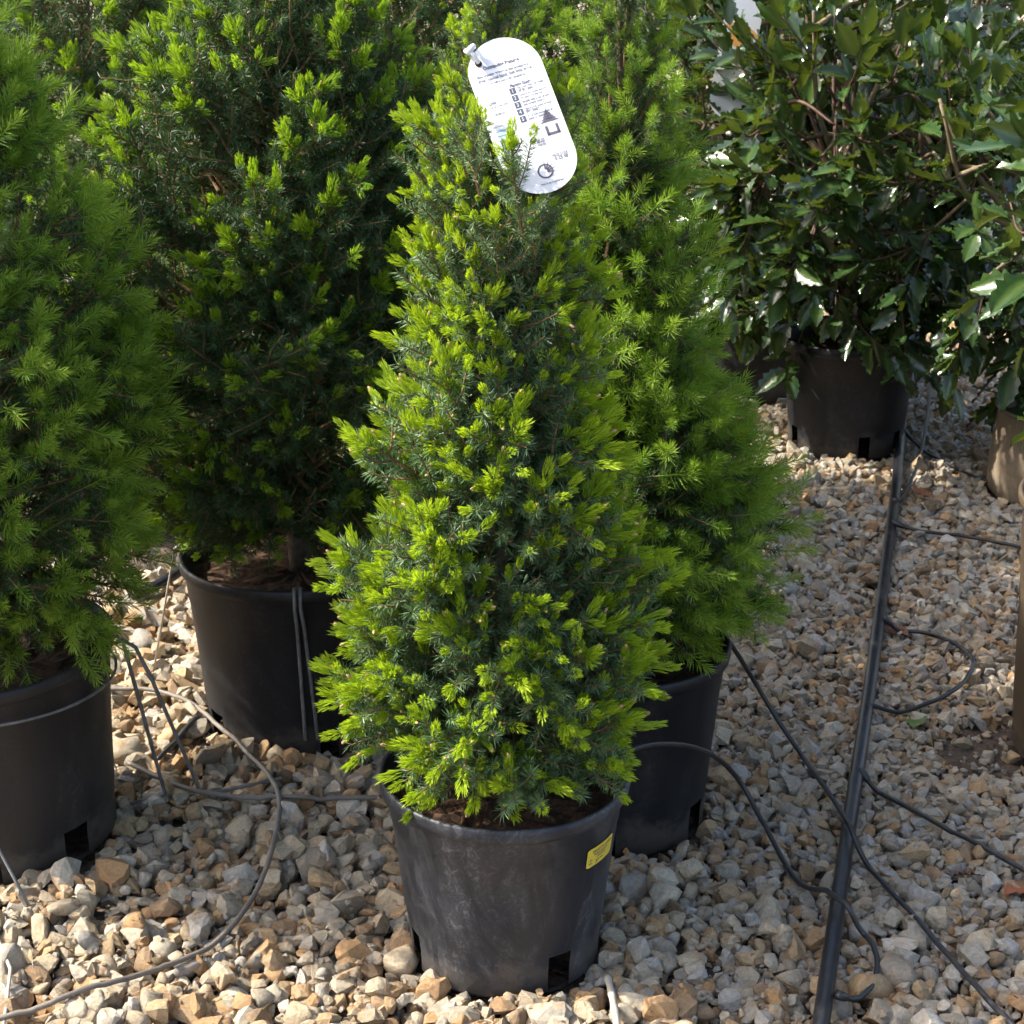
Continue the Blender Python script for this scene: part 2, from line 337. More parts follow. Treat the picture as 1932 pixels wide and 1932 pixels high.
for layer, fac in ((0, 1.65), (1, 1.9), (2, 2.5)):
    y = 1.72
    while y < 5.2:
        half = 0.25 * y + 0.28; x = -half if y < 3.3 else -0.1
        row = []
        while x < half:
            s, a = size_at(x, y); row.append((x, y, s, a)); x += s * fac * rng.uniform(0.8, 1.2)
        cand += [(q[0] + rng.normal(0, q[2] * 0.35), q[1] + rng.normal(0, q[2] * 0.35), q[2], q[3], layer) for q in row]
        y += size_at(0.0, y)[0] * fac * 0.95
    if layer == 0: pass
stones = []
for (x, y, s, a, layer) in cand:
    if any((x - p.x) ** 2 + (y - p.y) ** 2 < (p.br + 0.004) ** 2 for p in POTS): continue
    # hidden thicket far left behind the pots carries only the lower layer
    if layer and (x < 0.1 - 0.1 * (y - 2) and y > 3.5): continue
    d2 = (x - SOILSPOT.x) ** 2 + (y - SOILSPOT.y) ** 2
    if d2 < 0.085 ** 2 and rng.random() < 0.85: continue
    if layer == 2 and rng.random() < 0.45: continue
    k = rng.lognormal(0, 0.30) if layer else rng.lognormal(-0.15, 0.25)
    r = min(s * k, 0.027)
    ix, iy = int((x - X0) / RES), int((y - Y0) / RES); q = max(1, int(r * 0.75 / RES))
    sub = HF[max(0, iy - q):iy + q + 1, max(0, ix - q):ix + q + 1]
    if sub.size == 0: continue
    th = r * rng.uniform(0.45, 0.62)
    z = min(sub.mean() * 0.7 + sub.max() * 0.3, 0.004) + th * 0.55
    q2 = max(1, int(r * 0.85 / RES)); yy, xx = np.mgrid[-q2:q2 + 1, -q2:q2 + 1]
    dome = z + th * 0.85 * np.sqrt(np.clip(1 - (xx ** 2 + yy ** 2) / (q2 + 0.5) ** 2, 0, 1))
    a0, a1, b0, b1 = iy - q2, iy + q2 + 1, ix - q2, ix + q2 + 1
    if a0 < 0 or b0 < 0 or a1 > HF.shape[0] or b1 > HF.shape[1]: continue
    m_ = (xx ** 2 + yy ** 2) <= (q2 + 0.3) ** 2
    HF[a0:a1, b0:b1] = np.where(m_, np.maximum(HF[a0:a1, b0:b1], dome), HF[a0:a1, b0:b1])
    ci = rng.choice(10, p=PWL * (1 - a) + PWR * a)
    col = np.clip(PAL[ci] * rng.uniform(0.82, 1.18)  * np.array([1.01, 0.975, 0.905]), 0.02, 0.8)
    stones.append((x, y, z, r, a, col))
def hgt(x, y, win=3):
    ix, iy = int((x - X0) / RES), int((y - Y0) / RES)
    s = HF[max(0, iy - win):iy + win + 1, max(0, ix - win):ix + win + 1]
    return float(np.percentile(s, 96)) if s.size else 0.0
def rot_rand(n):
    ang = rng.uniform(0, 2 * np.pi, n); tx, ty = rng.normal(0, 0.55, n), rng.normal(0, 0.55, n)
    ca, sa = np.cos(ang), np.sin(ang); cx, sx, cy, sy = np.cos(tx), np.sin(tx), np.cos(ty), np.sin(ty); z0, o1 = np.zeros(n), np.ones(n)
    Rz = np.stack([ca, -sa, z0, sa, ca, z0, z0, z0, o1], -1).reshape(n, 3, 3)
    Rx = np.stack([o1, z0, z0, z0, cx, -sx, z0, sx, cx], -1).reshape(n, 3, 3)
    Ry = np.stack([cy, z0, sy, z0, o1, z0, -sy, z0, cy], -1).reshape(n, 3, 3)
    return Rz @ Rx @ Ry
# the 300 stones that show largest become objects of their own
def shown(st):
    x, y, z, r = st[:4]; zc = y * math.cos(PITCH) + (CAM_H - z) * math.sin(PITCH)
    u = 966 + FPX * x / zc; v = 966 + FPX * ((CAM_H - z) * math.cos(PITCH) - y * math.sin(PITCH)) / zc
    return (r / zc * (1 + 6 * max(-0.02, z))) if (10 < u < 1920 and 10 < v < 1925) else 0
order = sorted(range(len(stones)), key=lambda i: -shown(stones[i])); solo = set(order[:300])
singles = []
for k in range(14):
    V, F = ROCK_N[k]; singles.append(mesh_np("stone", V, F, [M_STONE1], smooth=(k % 5 == 0)))
Rs = rot_rand(300)
for k, i in enumerate(order[:300]):
    x, y, z, r, a, col = stones[i]
    o = link("stone", singles[k % 14], ground)
    mm = Matrix(Rs[k].tolist()).to_4x4(); mm = Matrix.Translation((x, y, z)) @ mm @ Matrix.Diagonal((r * 1.12, r * 1.12, r * 1.12, 1))
    o.matrix_local = mm; o.color = (*col.tolist(), 1)
acc_V, acc_F, acc_C, acc_S, off = [], [], [], [], 0
rest = [i for i in range(len(stones)) if i not in solo]
near = [i for i in rest if stones[i][1] < 2.55]; far = [i for i in rest if stones[i][1] >= 2.55]
grit = []
for k in range(6000):   # chips and grit between the stones
    y = rng.uniform(1.75, 3.3); x = rng.uniform(-0.25 * y - 0.3, 0.25 * y + 0.3); r = rng.uniform(0.0022, 0.0055)
    if any((x - p.x) ** 2 + (y - p.y) ** 2 < (p.br + 0.004) ** 2 for p in POTS): continue
    ix, iy = int((x - X0) / RES), int((y - Y0) / RES); grit.append(len(stones)); stones.append((x, y, HF[iy, ix] + r * 0.2 if rng.random() < 0.25 else min(HF[iy, ix], -0.008) + r * 0.3, r, 0.5, np.clip(PAL[rng.integers(0, 10)] * rng.uniform(0.7, 1.05) * np.array([1.01, 0.975, 0.905]), 0.02, 0.8)))
for lst, rocks in ((near, ROCK_N), (far, ROCK_F), (grit, ROCK_F)):
    lst = np.array(lst)
    for k in range(14):
        ids = lst[k::14]
        if not len(ids): continue
        V, F = rocks[k]; n = len(ids); Rm = rot_rand(n)
        P = np.array([stones[i][:3] for i in ids]); S = np.array([stones[i][3] for i in ids]); C = np.array([stones[i][5] for i in ids])
        VV = np.einsum('nij,vj->nvi', Rm, V) * (S * 1.12)[:, None, None] + P[:, None]
        acc_V.append(VV.reshape(-1, 3)); acc_F.append((F[None] + (np.arange(n) * len(V))[:, None, None] + off).reshape(-1, 3))
        acc_C.append(np.repeat(np.hstack([C, np.ones((n, 1))]), len(V), 0)); acc_S.append(np.full(n * len(F), rocks is ROCK_N and k % 5 == 0)); off += n * len(V)
gm = mesh_np("gravel", np.vstack(acc_V), np.vstack(acc_F), [M_STONE], smooth=np.concatenate(acc_S), attrs={"col": ('FLOAT_COLOR', np.vstack(acc_C))})
gravel = link("gravel", gm, ground); gravel["kind"] = "stuff"
print("STONES", len(stones), "tris", len(gm.polygons))

# ---------------------------------------------------------------- pots
def pot_profile(p, rim=0.007, lip=0.020, z0=-0.022):
    h, br, rr = p.h, p.br, p.rr; wr = rr - rim
    return [(br * 0.90, z0), (br - 0.004, z0 + 0.001), (br, z0 + 0.006), (br + (wr - br) * 0.04, 0.010), (br + (wr - br) * 0.13, 0.030), (br + (wr - br) * 0.16, 0.038),
            (br + (wr - br) * 0.165 + 0.0006, 0.0405), (br + (wr - br) * 0.45, h * 0.45), (br + (wr - br) * 0.77, h * 0.76), (br + (wr - br) * 0.775 + 0.0009, h * 0.765),
            (wr - 0.001, h - lip - 0.002), (wr + 0.0005, h - lip), (rr - 0.0015, h - lip + 0.003), (rr, h - lip * 0.5), (rr, h - 0.003), (rr - 0.0015, h - 0.0005), (rr - 0.004, h), (rr - 0.0065, h - 0.002), (rr - 0.0078, h - 0.012), (wr - 0.0045, h - lip - 0.004), (br + (wr - br) * 0.77 - 0.0045, h * 0.76), (br + (wr - br) * 0.45 - 0.0045, h * 0.45)]
def build_pot(name, p, parent, material, notches=(), seg=96, seed=0, rim=0.007, lip=0.020, z0=-0.022):
    """lathe with drain notches; parent sits at the pot's foot"""
    h = p.h; prof = pot_profile(p, rim, lip, z0)
    r = np.random.default_rng(seed); ph = r.uniform(0, 6.28, 3); p.ph = ph; V = []
    for (q, z) in prof:
        for j in range(seg):
            a = 2 * math.pi * j / seg; k = 1 + 0.006 * math.sin(2 * a + ph[0]) * z / h + 0.003 * math.sin(5 * a + ph[1])
            V.append((q * k * math.cos(a), q * k * math.sin(a), z + 0.0015 * math.sin(2 * a + ph[2]) * (z > 0.05)))
    F = []
    for i in range(len(prof) - 1):
        for j in range(seg):
            a = math.degrees(2 * math.pi * (j + 0.5) / seg) % 360
            if prof[i][1] < 0.029 and prof[i][1] > z0 + 0.0005 and any(abs((a - q + 180) % 360 - 180) < 6.5 for q in notches): continue
            F.append((i * seg + j, i * seg + (j + 1) % seg, (i + 1) * seg + (j + 1) % seg, (i + 1) * seg + j))
    me = mesh_np(name, V, F, [material], smooth=True); o = link(name, me, parent)
    return o
def build_soil(p, parent, seed=0):
    r = np.random.default_rng(seed); V, F = [(0, 0, 0)], []; rings, seg = 9, 40; rad = p.rr - 0.012
    for i in range(1, rings + 1):
        for j in range(seg):
            q = rad * i / rings; a = 2 * math.pi * j / seg + r.normal(0, 0.03)
            V.append((q * math.cos(a), q * math.sin(a), r.normal(0, 0.0028)))
    for j in range(seg): F.append((0, 1 + j, 1 + (j + 1) % seg))
    T = []
    for i in range(rings - 1):
        for j in range(seg):
            a, b = 1 + i * seg + j, 1 + i * seg + (j + 1) % seg; T += [(a, a + seg, b + seg), (a, b + seg, b)]
    o = link("soil", mesh_np("soil", V, F + T, [M_SOIL]), parent, (0, 0, p.h - 0.035)); return o

# ---------------------------------------------------------------- spruce sprays
def needles(acc, base, d, ln, wd, m, val, bell=0.45, fold=0.22):
    n = len(base); d, u, v = frame_of(d); a = rng.uniform(0, 2 * np.pi, n)[:, None]
    s = np.cos(a) * u + np.sin(a) * v; nn = np.cross(d, s); ln = ln[:, None]; wd = wd[:, None]
    mid = base + d * ln * bell; V = np.stack([base, mid + s * wd * 0.5 + nn * wd * fold, base + d * ln, mid - s * wd * 0.5 + nn * wd * fold], 1).reshape(-1, 3)
    i = np.arange(n)[:, None] * 4; F = np.vstack([np.hstack([i, i + 2, i + 1]), np.hstack([i, i + 3, i + 2])])
    acc.add(V, F, m, np.repeat(val, 4))
def bristle(acc, pts, dens, ang, ln, wd, m, val, tips=True, bell=0.45):
    """needles all round a polyline"""
    pts = np.asarray(pts); seg = np.diff(pts, axis=0); L = np.linalg.norm(seg, axis=1); n = max(4, int(L.sum() * dens))
    cum = np.concatenate([[0], np.cumsum(L)]); t = rng.uniform(0, cum[-1], n); i = np.clip(np.searchsorted(cum, t) - 1, 0, len(seg) - 1)
    f = ((t - cum[i]) / L[i])[:, None]; b = pts[i] + seg[i] * f; ax, u, v = frame_of(seg[i])
    ph = rng.uniform(0, 2 * np.pi, n)[:, None]; a = np.radians(rng.uniform(ang[0], ang[1], n))[:, None]
    d = ax * np.cos(a) + (u * np.cos(ph) + v * np.sin(ph)) * np.sin(a)
    needles(acc, b, d, rng.uniform(ln[0], ln[1], n), rng.uniform(wd[0], wd[1], n), m, np.clip(rng.normal(val, 0.2, n), 0, 1), bell)
def ellipsoid(acc, c, ax, L, rad, m, val):
    ax, u, v = frame_of(np.asarray(ax)[None]); ax, u, v = ax[0], u[0], v[0]; V = [c - ax * L * 0.5]
    for t, q in ((-0.25, 0.85), (0.15, 1.0), (0.38, 0.6)):
        for j in range(6):
            a = j * math.pi / 3; V.append(c + ax * L * t + rad * q * (u * math.cos(a) + v * math.sin(a)))
    V.append(c + ax * L * 0.5); F = []
    for j in range(6):
        k = (j + 1) % 6; F.append((0, 1 + k, 1 + j)); F.append((19, 13 + j, 13 + k))
        for q in (1, 7): F += [(q + j, q + k, q + 6 + k), (q + j, q + 6 + k, q + 6 + j)]
    acc.add(np.array(V), np.array(F), m, val)
def shoot(acc, p, ax, kind, q, size=1.0):
    """one tuft of new growth"""
    ax = np.asarray(ax); ax = ax / np.linalg.norm(ax)
    if kind == 'old': return
    if kind == 'bud':
        size *= 1.45; L = rng.uniform(0.012, 0.026) * size; val = np.clip(rng.normal(0.55, 0.25), 0, 1); opened = rng.random()
        n = int(64 * q); t = rng.uniform(0, 0.72, n) ** 0.9; a0, u, v = frame_of(np.repeat(ax[None], n, 0)); ph = rng.uniform(0, 2 * np.pi, n)[:, None]
        sp = np.radians((6 + 19 * opened ** 1.6) * (0.5 + 0.8 * rng.random(n)) + 5 * (1 - t))[:, None]
        d = a0 * np.cos(sp) + (u * np.cos(ph) + v * np.sin(ph)) * np.sin(sp)
        b = p + a0 * (t * L)[:, None] + (u * np.cos(ph) + v * np.sin(ph)) * (0.0011 + 0.0018 * np.sin(np.pi * np.minimum(1, t + 0.25)))[:, None]
        needles(acc, b, d, rng.uniform(0.0065, 0.0098, n) * size, np.full(n, 0.00150 / math.sqrt(q)), 2, np.clip(val - 0.2 + 0.5 * t + rng.normal(0, 0.12, n), 0, 1), 0.6, 0.3)
        if opened < 0.13: ellipsoid(acc, p + ax * (L * 0.72 + 0.0085), ax, 0.0075, 0.0017, 3, 0.5)
    else:
        size *= rng.uniform(1.15, 1.6); L = rng.uniform(0.018, 0.036) * size; val = np.clip(rng.normal(0.5, 0.30), 0, 1); n = int(58 * q)
        bend = rng.normal(0, 0.14, 3); t = (np.arange(n) + rng.uniform(0.2, 0.8, n)) / n
        a0, u, v = frame_of(np.repeat((ax + bend * 0.4)[None], n, 0)); ph = (np.arange(n) * 2.4 + rng.normal(0, 0.25, n))[:, None]
        sp = np.radians(rng.uniform(46, 64, n) * (1.08 - 0.62 * t ** 1.5))[:, None]
        d = a0 * np.cos(sp) + (u * np.cos(ph) + v * np.sin(ph)) * np.sin(sp); b = p + a0 * (t * L)[:, None]
        needles(acc, b, d, rng.uniform(0.0120, 0.0165, n) * size * (1.05 - 0.25 * t), np.full(n, 0.00145 / math.sqrt(q)), 2, np.clip(val - 0.25 + 0.5 * t + rng.normal(0, 0.08, n), 0, 1), 0.5)
        V, F = tube(np.stack([p, p + ax * L * 0.5, p + (ax + bend * 0.4) * L]), [0.0009, 0.0008, 0.0005], 4, False); acc.add(V, F, 2, 0.6)
def perp(ax, ang, ph):
    a0, u, v = frame_of(np.asarray(ax)[None]); return a0[0] * math.cos(ang) + (u[0] * math.cos(ph) + v[0] * math.sin(ph)) * math.sin(ang)
def make_spray(L, kind, q=1.0, few=0.0):
    acc = Acc(); bx, by = rng.normal(0, 0.10, 2)
    t = np.linspace(0, 1, 7); main = np.stack([bx * L * t ** 2, by * L * t ** 2, L * t], 1)
    V, F = tube(main, np.linspace(0.0026, 0.0013, 7), 5, False); acc.add(V, F, 0)
    odens, ow = 1900 * q, (0.0012 / math.sqrt(q), 0.0016 / math.sqrt(q)); nl = (0.0100, 0.0155)
    bristle(acc, main[1:], odens, (42, 80), nl, ow, 1, 0.5)
    n = int(rng.integers(7, 10)) if kind != 'long' else int(rng.integers(5, 7)); ph = rng.uniform(0, 6.28)
    for k in range(n):
        tt = 0.20 + 0.74 * (k + rng.uniform(0.1, 0.9)) / n; i = tt * 6; i0 = int(i); p = main[i0] + (main[min(6, i0 + 1)] - main[i0]) * (i - i0)
        ph += 2.4 + rng.normal(0, 0.3); ax = perp([bx * tt, by * tt, 1], R(rng.uniform(32, 56)), ph)
        l = (L * (1 - tt) * 0.60 + 0.018) * rng.uniform(0.65, 1.2)
        tip = p + ax * l + np.array([0, 0, 1]) * l * 0.18; tw = np.stack([p, p + ax * l * 0.55, tip])
        V, F = tube(tw, [0.0015, 0.0012, 0.0010], 4, False); acc.add(V, F, 0)
        bristle(acc, tw, odens, (42, 82), nl, ow, 1, 0.5)
        d = tip - tw[1]; d /= np.linalg.norm(d); lit = rng.random() < (0.30 + 0.6 * tt) * (1 - few)
        if lit or (kind == 'long' and rng.random() < 0.7): shoot(acc, tip, d, kind, q, rng.uniform(0.7, 1.1))
        if lit and rng.random() < 0.55: shoot(acc, tip - d * rng.uniform(0.004, 0.016), perp(d, R(rng.uniform(35, 58)), rng.uniform(0, 6.28)), kind, q, rng.uniform(0.5, 0.85))
        if kind == 'bud' and rng.random() < 0.45:
            b = p + ax * l * rng.uniform(0.3, 0.8); e = perp(ax, R(50), rng.uniform(0, 6.28))
            ellipsoid(acc, b + e * 0.004, e, rng.uniform(0.005, 0.009), rng.uniform(0.0014, 0.0022), 2 if rng.random() < 0.8 else 3, 0.9)
    d = main[-1] - main[-2]; d /= np.linalg.norm(d)
    shoot(acc, main[-1], d, kind, q, 1.2)
    for s in range(3 if kind == 'bud' else 2): shoot(acc, main[-1] - d * rng.uniform(0.002, 0.014), perp(d, R(rng.uniform(24, 42)), s * 2.1 + rng.uniform(0, 1)), kind, q, rng.uniform(0.7, 1.05))
    if kind == 'bud':
        for s in range(3 if not few else 1): shoot(acc, main[-1] - d * rng.uniform(0.018, 0.06), perp(d, R(rng.uniform(26, 45)), rng.uniform(0, 6.28)), kind, q, rng.uniform(0.4, 0.9))
    return acc.arrays()
def spray_set(kind, L, nfull, nmass, third, few=0.0):
    mats = [M_WOOD, M_OLD2 if (kind == 'long' or few) else M_OLD, third, M_BUD]; full = []
    for k in range(nfull):
        V, F, M, A = make_spray(L * rng.uniform(0.85, 1.15), kind, 1.0, few); full.append(mesh_np("branch", V, F, mats, M, attrs={"v": ('FLOAT', A)}))
    return full, [make_spray(0.12, 'old', 0.26) for k in range(nmass)], mats
SET_BUD = spray_set('bud', 0.125, 16, 5, M_NEW)
SET_BUDL = spray_set('bud', 0.150, 14, 5, M_NEW2, 0.5)
SET_LONG = spray_set('long', 0.150, 16, 5, M_LONG)

def orient(d, roll):
    d = Vector(d).normalized(); q = d.to_track_quat('Z', 'Y'); return q.to_matrix() @ Matrix.Rotation(roll, 3, 'Z')
def build_spruce(p, env, top, sset, label, group, n_total, n_parts, seed, lean=(0, 0), potmat=M_POT2, notches=(), tilt=None, low=0.02, el=(18, 70), seg=96, keep=None, extra=(), slim=0.0):
    """env: [(height fraction, radius)], measured above the soil; lean: top offset"""
    r = np.random.default_rng(seed)
    root = empty("potted_spruce", (p.x, p.y, 0)); tag(root, label, "potted spruce", group)
    pot = build_pot("pot", p, root, potmat, notches, seed=seed, seg=seg); build_soil(p, root, seed)
    z0 = p.h - 0.035; H = top - z0; et, er = zip(*env)
    tz = np.linspace(0, 1, 12); wob = 0.006
    tp = np.stack([lean[0] * tz + wob * np.sin(tz * 7 + seed), lean[1] * tz + wob * np.cos(tz * 6), z0 - 0.01 + H * 0.985 * tz], 1)
    V, F = tube(tp, np.linspace(0.014, 0.003, 12), 8); tr = Acc(); tr.add(V, F, 0); V, F, _, _ = tr.arrays()
    link("trunk", mesh_np("trunk", V, F, [M_TRUNK], smooth=True), root)
    full, mass, mats = sset; items = []; spray_len = 0.125 if sset is SET_BUD else 0.15; n_outer = n_parts; w = np.interp(np.linspace(0, 1, 200), et, er) + 0.02; cw = np.cumsum(w) / w.sum()
    lump = [(r.uniform(0, 6.28), r.integers(2, 6), r.uniform(3, 9)) for _ in range(4)]
    for k in range(n_total):
        inner = k >= n_outer; t = float(np.interp((k + r.random()) / n_outer, cw, np.linspace(0, 1, 200))) if not inner else r.uniform(0.05, 0.85)
        az = k * 2.399963 + r.normal(0, 0.25); R0 = np.interp(t, et, er)
        lm = sum(math.sin(a + b * az + c * t * 6.28) for a, b, c in lump) / 4
        rad = max(0.012, R0 * (1 + 0.13 * lm + r.normal(0, 0.085))); 
        if inner: rad *= r.uniform(0.32, 0.78)
        e = R(np.interp(t, [0, 0.12, 0.5, 0.9, 1.0], [el[0] * 0.5, el[0], (el[0] + el[1]) * 0.5, el[1], 86]) + r.normal(0, 9)); a2 = az + r.normal(0, 0.28)
        d = np.array([math.cos(a2) * math.cos(e), math.sin(a2) * math.cos(e), math.sin(e)])
        zt = z0 + low + (H - low) * t; tip = np.array([rad * math.cos(az) + lean[0] * t, rad * math.sin(az) + lean[1] * t, zt])
        j = int(r.integers(0, 100)); sc_ = r.uniform(0.85, 1.12) * (1 - slim * max(0.0, (t - 0.5) / 0.5)); Ls = spray_len * sc_; base = tip - d * Ls
        if base[2] < z0 + 0.004: base[2] = z0 + 0.004
        if rad > p.rr - 0.045 and tip[2] < p.h + 0.055: base[2] += p.h + 0.055 - tip[2]
        tocam = np.array([-p.x, -p.y]); tocam /= np.linalg.norm(tocam); facing = (math.cos(az) * tocam[0] + math.sin(az) * tocam[1]) * (rad / (R0 + 1e-3))
        if not inner and keep is not None and not keep(np.array([p.x, p.y, 0]) + base, np.array([p.x, p.y, 0]) + tip): continue
        items.append((facing - (9 if inner else 0), base, d, r.uniform(0, 6.28), sc_, j, inner))
    for (b_, t_) in extra:
        d = np.array(t_) - np.array(b_); items.append((8, np.array(b_) - np.array([p.x, p.y, 0]), d, r.uniform(0, 6.28), np.linalg.norm(d) / spray_len, int(r.integers(0, 100)), False))
    # leader at the top
    items.append((9, np.array([lean[0], lean[1], top - 0.09]), np.array([0.02, 0.0, 1.0]), 0.0, 0.85, 3, False))
    items.sort(key=lambda q: -q[0])
    for (f, b, d, ro, s, j, inn) in items:
        if inn: continue
        o = link("branch", full[j % len(full)], root)
        m3 = orient(d, ro); o.matrix_local = Matrix.Translation(b.tolist()) @ m3.to_4x4() @ Matrix.Diagonal((s, s, s, 1))
    acc = Acc(); VV, FF, MM, AA, off = [], [], [], [], 0
    for (f, b, d, ro, s, j, inn) in items:
        if not inn: continue
        V, F, M, A = mass[j % len(mass)]; m3 = np.array(orient(d, ro)) * s
        VV.append(V @ m3.T + b); FF.append(F + off); MM.append(M); AA.append(A); off += len(V)
    if VV:
        o = link("foliage", mesh_np("foliage", np.vstack(VV), np.vstack(FF), mats, np.concatenate(MM), attrs={"v": ('FLOAT', np.concatenate(AA))}), root); o["kind"] = "stuff"
    if tilt: root.rotation_euler = tilt
    return root, pot

def on_plane(px, py, c, nrm):
    d = ray(px, py); o = Vector((0, 0, CAM_H)); k = (c - o).dot(nrm) / d.dot(nrm); return o + d * k
nrm = Vector((0.02, -0.80, 0.58)).normalized()
c0 = vp(988, 217, PA.y - 0.085)
pt, pb = on_plane(932, 74, c0, nrm), on_plane(1040, 362, c0, nrm)
el_ = (pb - pt).normalized(); ew = el_.cross(nrm).normalized()      # long axis (down), width axis (reading direction)
if ew.x < 0: ew = -ew
pl, pr = on_plane(913, 222, c0, nrm), on_plane(1064, 208, c0, nrm)
TL = (pb - pt).length; TW = min(abs((pr - pl).dot(ew)) * 0.97, TL * 0.5); tc_ = (pt + pb) / 2
EXTRA = [(vp(985, 440, PA.y - 0.125), vp(962, 310, PA.y - 0.165)), (vp(905, 370, PA.y - 0.12), vp(868, 240, PA.y - 0.135)), (vp(880, 330, PA.y - 0.07), vp(850, 215, PA.y - 0.10)), (vp(1010, 480, PA.y - 0.09), vp(1000, 385, PA.y - 0.13)),
         (vp(925, 130, PA.y), vp(898, 20, PA.y)), (vp(955, 80, PA.y + 0.01), vp(985, -30, PA.y)), (vp(915, 130, PA.y - 0.01), vp(872, 60, PA.y - 0.03)), (vp(975, 90, PA.y + 0.02), vp(1005, 30, PA.y + 0.02)), (vp(935, 60, PA.y), vp(925, -60, PA.y)), (vp(1000, 170, PA.y + 0.03), vp(1062, 120, PA.y + 0.03)), (vp(1020, 250, PA.y + 0.03), vp(1085, 180, PA.y + 0.02))]
def keepA(b, t):
    """leave the tag free but for the twigs along its lower left side"""
    for f in (0.3, 0.6, 0.85, 1.05, 1.2):
        q = Vector((b + (t - b) * f).tolist()); o = Vector((0, 0, CAM_H)); d = q - o; k = (tc_ - o).dot(nrm) / d.dot(nrm)
        h = o + d * k - tc_; x, y = h.dot(ew) / (TW / 2), -h.dot(el_) / (TL / 2)
        if k > 0.985 and -0.75 < x < 1.25 and -1.12 < y < 1.08 and not (x < -0.05 and y < 0.15): return False
    return True
GS = "potted dwarf spruces standing on the gravel"
ztopA = vp(930, -45, PA.y).z
treeA, potA = build_spruce(PA, [(0, 0.10), (0.05, 0.140), (0.12, 0.158), (0.28, 0.148), (0.42, 0.118), (0.55, 0.088), (0.72, 0.073), (0.86, 0.054), (0.95, 0.028), (1, 0.010)],
    ztopA, SET_BUD, "small spruce with a white tag at its top and a yellow sticker on its pot", GS, 330, 235, 1, (-0.012, 0.0), M_POT, (303, 205, 120, 30), low=0.042, el=(26, 76), keep=keepA, extra=EXTRA, slim=0.42)
ztopB = vp(0, -260, PB.y).z
treeB, potB = build_spruce(PB, [(0, 0.13), (0.06, 0.19), (0.16, 0.225), (0.35, 0.250), (0.50, 0.245), (0.65, 0.20), (0.8, 0.135), (0.93, 0.06), (1, 0.015)],
    ztopB, SET_LONG, "large feathery spruce with long soft shoots in a dusty pot ringed by wire", GS, 400, 225, 2, (-0.03, 0), M_POTB, (322, 276, 20, 150), tilt=(R(1), R(-3.5), 0), low=0.05, el=(8, 62))
ztopC = vp(520, -220, PC.y).z
treeC, potC = build_spruce(PC, [(0, 0.14), (0.08, 0.21), (0.2, 0.245), (0.45, 0.245), (0.62, 0.215), (0.8, 0.15), (0.93, 0.065), (1, 0.015)],
    ztopC, SET_BUDL, "broad dark spruce with two wires hanging down the front of its pot", GS, 500, 285, 3, (-0.01, 0), M_POT2, (213, 290, 20, 120), low=0.065, el=(14, 66))
ztopD = vp(1150, -75, PD.y).z
treeD, potD = build_spruce(PD, [(0, 0.12), (0.06, 0.150), (0.18, 0.168), (0.35, 0.128), (0.5, 0.078), (0.65, 0.050), (0.82, 0.040), (0.93, 0.025), (1, 0.010)],
    ztopD, SET_LONG, "slender-topped spruce in a plain black pot with a thin black tube arching from it", GS, 320, 205, 4, (0.0, 0), M_POT2, (330, 262, 120), low=0.06, el=(16, 70), slim=0.5)
for P_, px, top_px, sset, sd, lb in ((PE, 800, -330, SET_BUDL, 5, "spruce half hidden behind the broad dark spruce and the tagged one"), (PE2, 1010, -170, SET_LONG, 6, "spruce of which only the blue-green top shows behind the white tag"),
                                 (PF, 200, -300, SET_BUDL, 7, "far spruce glimpsed between the feathery spruce and the broad dark one"),
                                 (PO, 420, -300, SET_LONG, 8, "spruce hidden but for specks behind the broad dark spruce"), (PP, -60, -330, SET_BUDL, 9, "spruce hidden but for specks behind the feathery spruce")):
    build_spruce(P_, [(0, 0.14), (0.08, 0.21), (0.2, 0.24), (0.45, 0.23), (0.62, 0.2), (0.8, 0.14), (0.93, 0.065), (1, 0.015)], vp(px, top_px, P_.y).z, sset, lb, GS, 240, 160, sd, (0, 0), M_POT2, (), low=0.02, el=(14, 66), seg=48)

